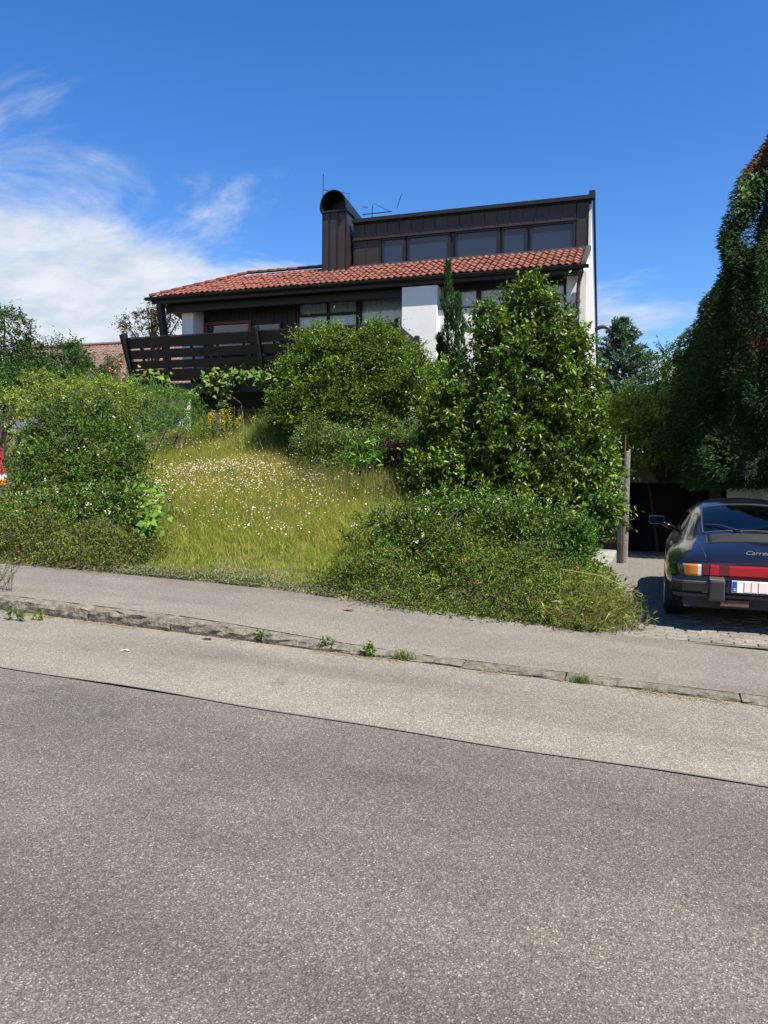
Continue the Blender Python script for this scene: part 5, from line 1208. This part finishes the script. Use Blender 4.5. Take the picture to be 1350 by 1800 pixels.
def tall_grass():
    r = np.random.default_rng(55); n = 2600; c = at(490, 745, 16.2); x = c[0] + r.normal(0, .35, n); y = 16.2 + r.normal(0, .5, n); P = np.stack([x, y, ground_z(x, y)], -1); h = r.uniform(.45, 1.0, n)
    V, F = blades(P, h, r.uniform(.005, .009, n), r.uniform(.2, .8, n), r)
    root = empty('ornamental_grass', (c[0], 16.2, float(ground_z(c[0], 16.2))), 'tall tuft of arching grass left of the round bush at the top of the meadow', 'grass')
    link('foliage', np_mesh('foliage', V, F, False, np.repeat(palette(n, [(.16, .23, .05), (.2, .27, .06), (.28, .27, .11)], r), 5, 0)), MATS['grass_blade'], root)
    c = at(620, 880, 12.2); n = 3000; x = c[0] + r.uniform(-1.3, 1.2, n); y = 12.3 + r.normal(0, .35, n) - (x - c[0]) * .25; P = np.stack([x, y, ground_z(x, y)], -1)
    V, F = blades(P, r.uniform(.3, .7, n), r.uniform(.004, .008, n), r.uniform(.1, .6, n), r)
    root = empty('ornamental_grass', (c[0], 12.2, float(ground_z(c[0], 12.2))), 'fringe of tall yellow grass along the foot of the purple leaved shrub', 'grass')
    link('foliage', np_mesh('foliage', V, F, False, np.repeat(palette(n, [(.16, .2, .05), (.22, .22, .07), (.12, .17, .04), (.28, .25, .12)], r), 5, 0)), MATS['grass_blade'], root)
tall_grass()
def loosestrife(px, py, Y, n, label, seed):
    r = np.random.default_rng(seed); c = at(px, py, Y); gz = float(ground_z(c[0], Y)); root = empty('loosestrife', (c[0], Y, gz), label, 'flowers'); LV, LF, LT, o = [], [], [], 0; fl = []
    b = MB()
    for q in range(n):
        x = c[0] + r.normal(0, .22); y = Y + r.normal(0, .2); z0 = float(ground_z(x, y)); h = r.uniform(.55, .9); b.tube([(x, y, z0), (x + r.normal(0, .03), y, z0 + h)], .006, 4)
        k = 46; t = r.uniform(.1, .95, k); P = np.stack([np.full(k, x), np.full(k, y), z0 + h * t], -1); D = sphere(k, r); D[:, 2] = D[:, 2] * .3 + .25
        V, F, kk = leaves(P, D, r.uniform(.06, .1, k) * (1.1 - .4 * t), np.full(k, .022), r); LV.append(V); LF.append(F + o); o += len(V); LT.append(np.repeat(palette(k, G_MID + G_LIGHT[:2], r), kk, 0))
        if q % 5 < 3:
            m_ = 40; t = r.uniform(.62, 1.02, m_); fl.append(np.stack([x + r.normal(0, .022, m_), y + r.normal(0, .022, m_), z0 + h * t], -1))
    link('foliage', np_mesh('foliage', np.concatenate(LV), np.concatenate(LF), False, np.concatenate(LT)), MATS['leaf_soft'], root); b.build('stems', MATS['bark'], root)
    P = np.concatenate(fl); V, F, k = leaves(P, sphere(len(P), r), np.full(len(P), .026), np.full(len(P), .022), r)
    link('flower_spikes', np_mesh('flower_spikes', V, F, False, np.repeat(palette(len(P), [(.75, .6, .03), (.8, .66, .06)], r, .06), k, 0)), MATS['petal'], root)
loosestrife(365, 745, 16.6, 34, 'larger clump of yellow flower spikes below the balcony', 57)
loosestrife(408, 752, 16.8, 18, 'smaller clump of yellow flower spikes right of the larger one', 58)

# grape vine hanging along the balcony
def vine():
    r = np.random.default_rng(61); root = empty('grape_vine', (-10.4, 18.4, float(ground_z(-10.4, 18.4))), 'grape vine with big light leaves trailing along the dark balcony', 'vine')
    paths = [[(232, 668), (270, 655), (292, 668), (300, 690)], [(340, 690), (375, 672), (410, 665), (440, 655), (470, 655)], [(395, 670), (398, 690), (392, 712)], [(440, 655), (455, 660), (462, 672)], [(355, 668), (380, 660), (420, 650)], [(485, 652), (500, 655)]]
    Ps, b = [], MB(); w = [70, 110, 60, 60, 60, 10]
    for pth, m_ in zip(paths, w):
        pts = [at(x, y, 18.5) for x, y in pth]; b.tube([tuple(p) for p in pts], .008, 5)
        for _ in range(m_):
            s = r.uniform(0, len(pts) - 1.001); i = int(s); p = pts[i] * (1 - s + i) + pts[i + 1] * (s - i); Ps.append(p + r.normal(0, 1, 3) * np.array([.12, .1, .1]))
    b.tube([(-10.4, 18.5, 2.7), (-10.5, 18.55, 3.4), tuple(at(398, 690, 18.5)), tuple(at(395, 670, 18.5))], [.03, .025, .015, .01], 6); b.build('stems', MATS['bark'], root)
    P = np.array(Ps); n = len(P); D = sphere(n, r); D[:, 2] = -np.abs(D[:, 2]) * .7; D[:, 1] -= .3
    V, F, k = leaves(P, D, r.uniform(.09, .15, n), r.uniform(.09, .15, n), r, 'heart', hint=np.array([.5, -.9, .8]) + r.normal(0, .5, (n, 3)))
    link('foliage', np_mesh('foliage', V, F, False, np.repeat(palette(n, [(.1, .18, .03), (.14, .23, .045), (.07, .13, .025), (.18, .26, .07)], r), k, 0)), MATS['leaf_soft'], root)
vine()

# trees: trunk, limbs, crown of leaf clumps
def tree(name, label, ells, cols, seed, base, cr=0.35, dens=0.5, tw=10, k=8, leaf=(0.08, 0.04), m='leaf_soft', trunk=0.12, up=0.25, hi=1.2, inner=0.3, stems=18, group=None, spread=0.9, sag=0.15, cat='tree', low=-0.7):
    r = np.random.default_rng(seed); C, RR, O = clumps_on(ells, r, dens, cr, inner, low); P, D, Ln, idx = twigs(C, RR, tw, r, up, O, .7, .1, hi); V, F, kk, ti = spray(P, D, Ln, k, r, leaf[0], leaf[1], spread, 'diamond', .2, sag)
    ct = 1 + r.normal(0, .14, (len(C), 1)); tint = palette(len(ti), cols, r) * np.clip(ct[idx[ti]], .5, 1.6); gz = float(ground_z(*base)); root = empty(name, (base[0], base[1], gz), label, cat, group)
    link('crown', np_mesh('crown', V, F, False, np.repeat(tint, kk, 0)), MATS[m], root)
    b = MB(); cz = np.mean([e[0][2] for e in ells]); cx = np.mean([e[0][0] for e in ells]); top = Vector((cx, base[1], cz)); fork = Vector((base[0], base[1], gz)).lerp(top, .6)
    b.tube([(base[0], base[1], gz - .1), Vector((base[0], base[1], gz)).lerp(top, .3), fork, top], [trunk * 1.3, trunk, trunk * .8, trunk * .3], 8)
    for q in r.choice(len(C), min(stems, len(C)), replace=False): c = Vector(C[q]); b.tube([fork, fork.lerp(c, .5) + Vector((0, 0, .15)), c], [trunk * .45, trunk * .25, trunk * .07], 5)
    b.build('trunk', MATS['bark'], root); return root
tree('garden_tree', 'dark green tree reaching up at the left picture edge', [E_(2, 595, 22, 34, 58, 1.4), E_(12, 660, 22, 50, 42, 1.4), E_(55, 660, 22, 32, 34, 1.0)], G_DARK + [(.05, .1, .03)], 71, (-24.0, 22.5), cr=.5, dens=.85, tw=14, k=10, leaf=(.1, .045), trunk=.2)
tree('garden_tree', 'small dark tree in front of the neighbour roof', [E_(105, 640, 24, 36, 36, .9), E_(140, 650, 24, 22, 28, .6)], G_DARK + [(.055, .09, .035)], 72, (-21.5, 24), cr=.38, dens=.8, tw=13, k=9, leaf=(.09, .04))
apple = tree('apple_tree', 'small tree with a few red fruits beside the balcony end', [E_(205, 650, 20.5, 22, 26, .6)], [(.07, .11, .035), (.1, .13, .05), (.05, .085, .03)], 73, (-15.6, 20.5), cr=.28, tw=9, k=8, leaf=(.07, .035))
for fx, fy in ((193, 648), (197, 651), (192, 653), (212, 640)):
    fp = at(fx, fy, 19.85); b = MB(); b.lathe([(0.001, -.05), (.035, -.035), (.05, 0), (.035, .035), (.001, .045)], tuple(fp), 'z', 10); b.build('fruit', mat('fruit_red', (.5, .05, .03), .4), apple, smooth=True)
tree('plum_tree', 'bronze leaved tree visible under the roof overhang behind the balcony', [E_(262, 572, 30, 42, 26, 1.2), E_(305, 560, 30, 34, 28, 1.2), E_(240, 580, 30, 26, 16, .8)], [(.06, .055, .035), (.085, .075, .045), (.045, .05, .03), (.1, .08, .06)], 74, (-21.5, 30), cr=.42, dens=.4, tw=8, k=8, leaf=(.1, .055), trunk=.16)
tree('garden_shrub', 'light leaved shrub at the left picture edge above the van', [E_(8, 725, 14.0, 32, 40, .6)], G_LIGHT[:2] + G_MID, 75, (-14.4, 14.0), cr=.26, tw=9, k=8, leaf=(.07, .035), cat='shrub')
tree('garden_shrub', 'dark shrub low behind the yellow green shrub top', [E_(60, 690, 17.5, 60, 32, .9), E_(150, 672, 18.5, 45, 20, .8)], G_DARK, 76, (-16.5, 17.5), cr=.34, tw=10, k=9, leaf=(.08, .04), cat='shrub')
tree('garden_shrub', 'yellowish green shrub over the garage roof', [E_(1120, 745, 21.2, 55, 42, 1.0), E_(1085, 725, 21.4, 30, 30, .7), E_(1165, 745, 20.8, 45, 45, .9), E_(1150, 790, 20.9, 60, 26, .7), E_(1120, 785, 20.9, 45, 30, .8), E_(1075, 770, 21.2, 30, 50, .8), E_(1190, 720, 21.2, 40, 45, .9), E_(1150, 790, 22.5, 80, 30, 1.2), E_(1100, 790, 22.3, 40, 30, .8)], [(.09, .165, .028), (.125, .2, .036), (.065, .125, .022), (.17, .235, .045)], 77, (0.3, 22.8), cr=.32, dens=.75, tw=13, k=10, leaf=(.075, .032), cat='shrub', trunk=.05)
tree('variegated_shrub', 'cream edged pale shrub hanging over the concrete wall at right picture edge', [E_(1345, 826, 17.8, 26, 22, .4)], [(.3, .32, .2), (.16, .2, .08), (.4, .4, .28), (.1, .15, .05)], 78, (2.9, 18.7), cr=.2, tw=9, k=8, leaf=(.06, .035), cat='shrub', trunk=.03)
tree('dark_tree', 'small dark rounded tree behind the conifer row', [E_(1185, 665, 27, 32, 45, 1.2), E_(1170, 690, 27, 22, 28, .8), E_(1130, 720, 28, 60, 30, 1.2), E_(1170, 740, 27, 60, 40, 1.2)], G_DARK, 79, (1.4, 27), cr=.45, dens=.8, tw=14, k=10, leaf=(.09, .045))
def conifer_spruce():
    r = np.random.default_rng(81); c = at(1095, 560, 36); base = at(1098, 720, 36); gz = float(ground_z(base[0], 36)); root = empty('blue_spruce', (base[0], 36, gz), 'blue green spruce with two leaders behind the garage', 'spruce')
    PV, DV = [], []; b = MB(); tops = [(at(1080, 563, 36), 1.0), (at(1104, 562, 36), .8)]; b.tube([(base[0], 36, gz), tuple(at(1096, 640, 36)), tuple(tops[0][0])], [.2, .1, .02], 7); b.tube([tuple(at(1094, 620, 36)), tuple(tops[1][0])], [.06, .015], 6)
    for z in np.linspace(0, 1, 30):
        hh = (c[2] - .1) * (1 - z) + (base[2] - 1.0) * z; wmax = 0.2 + 2.4 * z ** .8; cx = c[0] * (1 - z) + base[0] * z - .1
        for q in range(int(6 + 8 * z)):
            a = r.uniform(0, 2 * np.pi); w = wmax * r.uniform(.6, 1.12); e = np.array([cx + w * math.cos(a), 36 + w * math.sin(a), hh + .12 * w * r.uniform(.2, 2.2)]); s = np.array([cx, 36, hh - .15]); b.tube([tuple(s), tuple(e)], [.02, .005], 4, cap=False)
            m_ = int(20 + 50 * w); t = r.uniform(.2, 1.03, m_)[:, None]; PV.append(s * (1 - t) + e * t); DV.append((e - s)[None] / w * .8 + r.normal(0, .55, (m_, 3)))
    for tp, s in tops:
        m_ = 240; t = r.random((m_, 1)); low = tp + np.array([-.05 if s == 1 else -.35, 0, -1.6]); PV.append(tp * (1 - t) + low * t + r.normal(0, .05, (m_, 3)) * (1 + 2 * t)); DV.append(np.array([[0.1, 0, .9]]) + r.normal(0, .5, (m_, 3)))
    P = np.concatenate(PV); D = np.concatenate(DV); n = len(P); V, F, k = leaves(P, D, r.uniform(.16, .3, n), r.uniform(.05, .085, n), r)
    link('crown', np_mesh('crown', V, F, False, np.repeat(palette(n, [(.085, .15, .115), (.11, .18, .135), (.06, .115, .09), (.14, .2, .14)], r), k, 0)), MATS['needle'], root); b.build('trunk', MATS['bark'], root)
conifer_spruce()
# the row of tall thujas right of the drive
def thuja(label, cx, cy, z0, ztop, rad, seed, cols, skirt=0.0, dead=None, n=80000):
    r = np.random.default_rng(seed); h = ztop - z0; gz = float(ground_z(cx, cy)); root = empty('thuja_tree', (cx, cy, gz), label, 'conifer', 'tall conifers right of the drive')
    t = r.random(n) ** 1.15; an = r.random(n) * 2 * np.pi
    prof = rad * (1 - t) ** 0.5 * (1.0 - 0.35 * np.exp(-t * 9) * (1 - skirt))
    fold = 1 + 0.11 * np.sin(an * 9 + 5 * np.sin(t * 3 + seed)) + 0.07 * np.sin(an * 17 + t * 21 + seed) + 0.05 * np.sin(t * 38 + an * 3) + 0.10 * np.sin(an * 3 + t * 11 + seed) + 0.07 * np.sin(an * 5 - t * 17 + 2)
    rr = prof * fold * (1 - np.abs(r.normal(0, .06, n))) + r.normal(0, .02, n)
    P = np.stack([cx + rr * np.cos(an), cy + rr * np.sin(an), z0 + t * h - 0.1 * fold], -1)
    D = np.stack([np.cos(an) * .75, np.sin(an) * .75, np.full(n, .35)], -1) + r.normal(0, .32, (n, 3)); D[:, 2] -= 0.5 * (r.random(n) < .35)
    V, F, k = leaves(P, D, r.uniform(.08, .17, n), r.uniform(.02, .036, n), r, hint=np.stack([-np.sin(an), np.cos(an), np.zeros(n)], -1) + r.normal(0, .5, (n, 3)), droop=.2)
    tint = palette(n, cols, r) * (0.85 + 0.3 * fold[:, None])
    if dead:
        isd = (t > dead[0]) | ((np.abs(t - dead[1]) < .018) & (np.abs(((an - dead[2] + np.pi) % (2 * np.pi)) - np.pi) < .14)); br = palette(n, [(.1, .052, .036), (.13, .066, .046), (.07, .038, .028)], r); tint[isd] = br[isd]
    link('crown', np_mesh('crown', V, F, False, np.repeat(tint, k, 0)), MATS['needle'], root)
    # trunk, and a solid green-black hull filling the inside of the crown
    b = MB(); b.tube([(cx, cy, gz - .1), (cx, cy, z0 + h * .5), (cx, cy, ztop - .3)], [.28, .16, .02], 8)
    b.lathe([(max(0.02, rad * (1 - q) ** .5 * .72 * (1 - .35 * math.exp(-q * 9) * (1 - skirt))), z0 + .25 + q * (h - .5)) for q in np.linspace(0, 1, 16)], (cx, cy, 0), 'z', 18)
    b.build('trunk', mat('thuja_core', (.008, .012, .006), .95, var=.4, vscale=8), root)
T_C = [(.013, .036, .01), (.018, .046, .012), (.026, .058, .014), (.01, .028, .008)]
thuja('tallest dark conifer with brown dead top at the right picture edge', 3.5, 19.6, 1.4, 10.6, 2.9, 91, T_C, .5, (.75, .33, -2.2), 130000)
thuja('middle conifer of the row leaning toward the garage', 2.5, 22.4, 1.5, 7.6, 2.3, 92, [(.02, .048, .013), (.03, .066, .016), (.042, .08, .019)], .6)
thuja('farthest lower conifer of the row', 1.8, 25.0, 2.0, 6.4, 1.6, 93, T_C, .6, None, 45000)
def climber(px, py, Y, n, label, seed):
    r = np.random.default_rng(seed); c = at(px, py, Y); P = c + r.normal(0, 1, (n, 3)) * np.array([.15, .2, .2]); P[:, 2] -= .25 * (P[:, 0] < c[0] - .12); D = sphere(n, r); D[:, 2] -= .5; V, F, k = leaves(P, D, r.uniform(.09, .16, n), r.uniform(.04, .07, n), r)
    root = empty('climber', (c[0] + .3, Y, float(ground_z(c[0] + .3, Y))), label, 'climber'); link('foliage', np_mesh('foliage', V, F, False, np.repeat(palette(n, [(.05, .11, .03), (.08, .15, .04), (.11, .18, .06)], r), k, 0)), MATS['leaf_soft'], root)
    b = MB(); b.tube([tuple(c + np.array([.9, 0, -1.2])), tuple(c + np.array([.4, 0, -.3])), tuple(c + np.array([0, 0, .1])), tuple(c + np.array([-.3, 0, -.15]))], [.02, .012, .008, .004], 5); b.build('stems', MATS['bark'], root)
climber(1312, 335, 18.6, 150, 'green climber sprig hanging from the top of the tallest conifer', 95)
climber(1262, 520, 19.6, 60, 'small climber sprig on the edge of the conifer row halfway up', 96)

# weeds in the gutter and along the kerb
def weed(px, py, label, seed, n, h, kind, cols, w=0.06):
    r = np.random.default_rng(seed); d = _f + _rt2 * (px - 675) / FPX + _up2 * (900 - py) / FPX; t = -CAMZ / (d[2] + 0.031 * d[0]); p = np.array([0, 0, CAMZ]) + t * d; p[1] = min(p[1], 5.93); z = float(road_z(p[0])) + .004
    root = empty('weed', (p[0], p[1], z), label, 'weed', 'weeds along the kerb')
    if kind == 'grass':
        P = np.stack([p[0] + r.normal(0, w, n), p[1] + r.normal(0, .012, n), np.full(n, z)], -1); V, F = blades(P, r.uniform(.5, 1.1, n) * h, r.uniform(.003, .006, n), r.uniform(.3, 1.1, n), r); kk = 5
    else:
        m_ = max(3, n // 26); ps = np.stack([p[0] + r.normal(0, w * .6, m_), p[1] + r.normal(0, .012, m_), np.full(m_, z)], -1); D = np.stack([r.normal(0, .22, m_), r.normal(-.08, .15, m_), np.ones(m_)], -1)
        V, F, kk, ti = spray(ps, unit(D), r.uniform(.6, 1.1, m_) * h, 26, r, .045, .013, .8, 'diamond', .08, .05); n = len(ti)
        b = MB()
        for q in range(m_): b.tube([tuple(ps[q]), tuple(ps[q] + unit(D)[q] * h * .8)], .003, 4)
        b.build('stems', MATS['bark'], root)
    link('foliage', np_mesh('foliage', V, F, False, np.repeat(palette(n, cols, r), kk, 0)), MATS['leaf_soft'], root)
WG = [(.08, .16, .03), (.12, .2, .04), (.06, .12, .025)]
weed(470, 1130, 'wide leafy weed tuft at the kerb left of two upright ones', 101, 140, .10, 'leaf', WG, .09)
weed(576, 1145, 'slender upright weed at the kerb between two leafier ones', 102, 60, .12, 'leaf', WG, .02)
weed(652, 1155, 'tallest upright leafy weed at the kerb below the juniper', 103, 130, .14, 'leaf', [(.1, .2, .03), (.14, .24, .04)], .035)
weed(712, 1158, 'sprawling narrow bladed grass tuft at the kerb', 104, 90, .15, 'grass', [(.12, .18, .04), (.18, .2, .07)], .05)
weed(1022, 1202, 'short grass tuft at the lowered kerb before the drive', 105, 120, .09, 'grass', WG, .035)
weed(1155, 1217, 'tiny green sprout at the lowered kerb further along', 106, 40, .03, 'grass', WG, .03)
weed(30, 1092, 'leafy weed tuft at the kerb by the left picture edge', 107, 150, .13, 'leaf', WG, .08)
weed(60, 1090, 'small yellowish weed beside the tuft at the left end of the kerb', 108, 50, .06, 'leaf', [(.2, .26, .04)], .05)
def sow_thistle():
    r = np.random.default_rng(109); p = at(18, 1065, 6.35); z = float(pave_z(p[0], 6.35)); root = empty('tall_weed', (p[0], 6.35, z), 'wispy grey green weed standing on the pavement at the left picture edge', 'weed'); m_ = 16; ps = np.stack([p[0] + r.normal(0, .12, m_), 6.2 + r.normal(0, .08, m_), np.full(m_, z)], -1); D = unit(np.stack([r.normal(.1, .3, m_), r.normal(0, .3, m_), np.ones(m_)], -1))
    V, F, kk, ti = spray(ps, D, r.uniform(.15, .4, m_), 18, r, .03, .008, .8); link('foliage', np_mesh('foliage', V, F, False, np.repeat(palette(len(ti), [(.16, .19, .1), (.12, .14, .1), (.2, .21, .08)], r), kk, 0)), MATS['leaf_soft'], root); b = MB()
    for q in range(m_): b.tube([tuple(ps[q]), tuple(ps[q] + D[q] * .3)], .003, 4)
    b.build('stems', MATS['bark'], root)
sow_thistle()
def litter():
    r = np.random.default_rng(111); n = 6500; x = r.uniform(-9, 2.5, n); ok = r.random(n) < 0.15 + .85 * (np.sin(x * 2.1) + np.sin(x * 5.3 + 1) > .2); x = x[ok]; n = len(x); y = 5.905 - np.abs(r.normal(0, .05, n)); P = np.stack([x, y, road_z(x) + .008 + r.uniform(0, .004, n)], -1); D = sphere(n, r); D[:, 2] *= .06
    V, F, k = leaves(P, D, r.uniform(.012, .035, n), r.uniform(.004, .009, n), r, hint=np.tile([0, 0, 1.0], (n, 1)), fold=.05, droop=0)
    tag(link('dry_grass_litter', np_mesh('dry_grass_litter', V, F, False, np.repeat(palette(n, [(.4, .33, .17), (.3, .23, .12), (.46, .4, .24), (.16, .1, .06)], r), k, 0)), MATS['petal']), 'straw coloured dry litter lying along the gutter', 'litter', kind='stuff')
    for px, py, s, c, lab in ((219, 1145, .05, (.75, .75, .7), 'single white petal lying on the pale asphalt strip'), (363, 1125, .06, (.05, .03, .02), 'curled dark dead leaf lying below the kerb'), (612, 1072, .07, (.12, .05, .03), 'reddish brown dead leaf lying on the pavement')):
        d = _f + _rt2 * (px - 675) / FPX + _up2 * (900 - py) / FPX; up_ = 0.1 if py < 1100 else 0.0; t = -(CAMZ - up_) / (d[2] + .031 * d[0]); p = np.array([0, 0, CAMZ]) + t * d
        z = float(pave_z(p[0], p[1]) if p[1] > 6.08 else road_z(p[0])) + .006
        b = MB(); b.add([(-s, 0, 0), (-s * .3, s * .35, .006), (s * .5, s * .3, .012), (s, 0, .004), (s * .4, -s * .32, .012), (-s * .4, -s * .3, .004), (0, 0, .002)], [(0, 6, 1), (1, 6, 2), (2, 6, 3), (3, 6, 4), (4, 6, 5), (5, 6, 0)])
        o = link('fallen_leaf' if s > .055 else 'petal', b.mesh('fallen_leaf'), mat('leaf_%d' % px, c, .7), None, (p[0], p[1], z)); tag(o, lab, 'leaf' if s > .055 else 'petal')
litter()
def straws():
    r = np.random.default_rng(112)
    for (x0, y0, x1, y1, Y, lab) in ((735, 975, 820, 885, 8.9, 'long pale dry stalk leaning out of the juniper mat near the evergreen'), (985, 1000, 1130, 1045, 8.3, 'long pale dry stalk lying across the right of the juniper mat'), (700, 1110, 735, 1040, 7.95, 'bent straw coloured stalk drooping onto the pavement from the juniper')):
        a, e = at(x0, y0, Y), at(x1, y1, Y - .1); g = float(ground_z(a[0], Y)); b = MB(); mid = (a + e) / 2 + np.array([0, 0, .06]); b.tube([(a[0], Y + .1, g), tuple(a), tuple(mid), tuple(e)], [.003, .003, .0025, .0015], 5)
        tag(b.build('dry_stalk', mat('straw', (.45, .4, .24), .8)), lab, 'stalk')
straws()
print('objects', len(bpy.data.objects), 'tris', sum(len(m.loops) - 2 * len(m.polygons) for m in bpy.data.meshes))
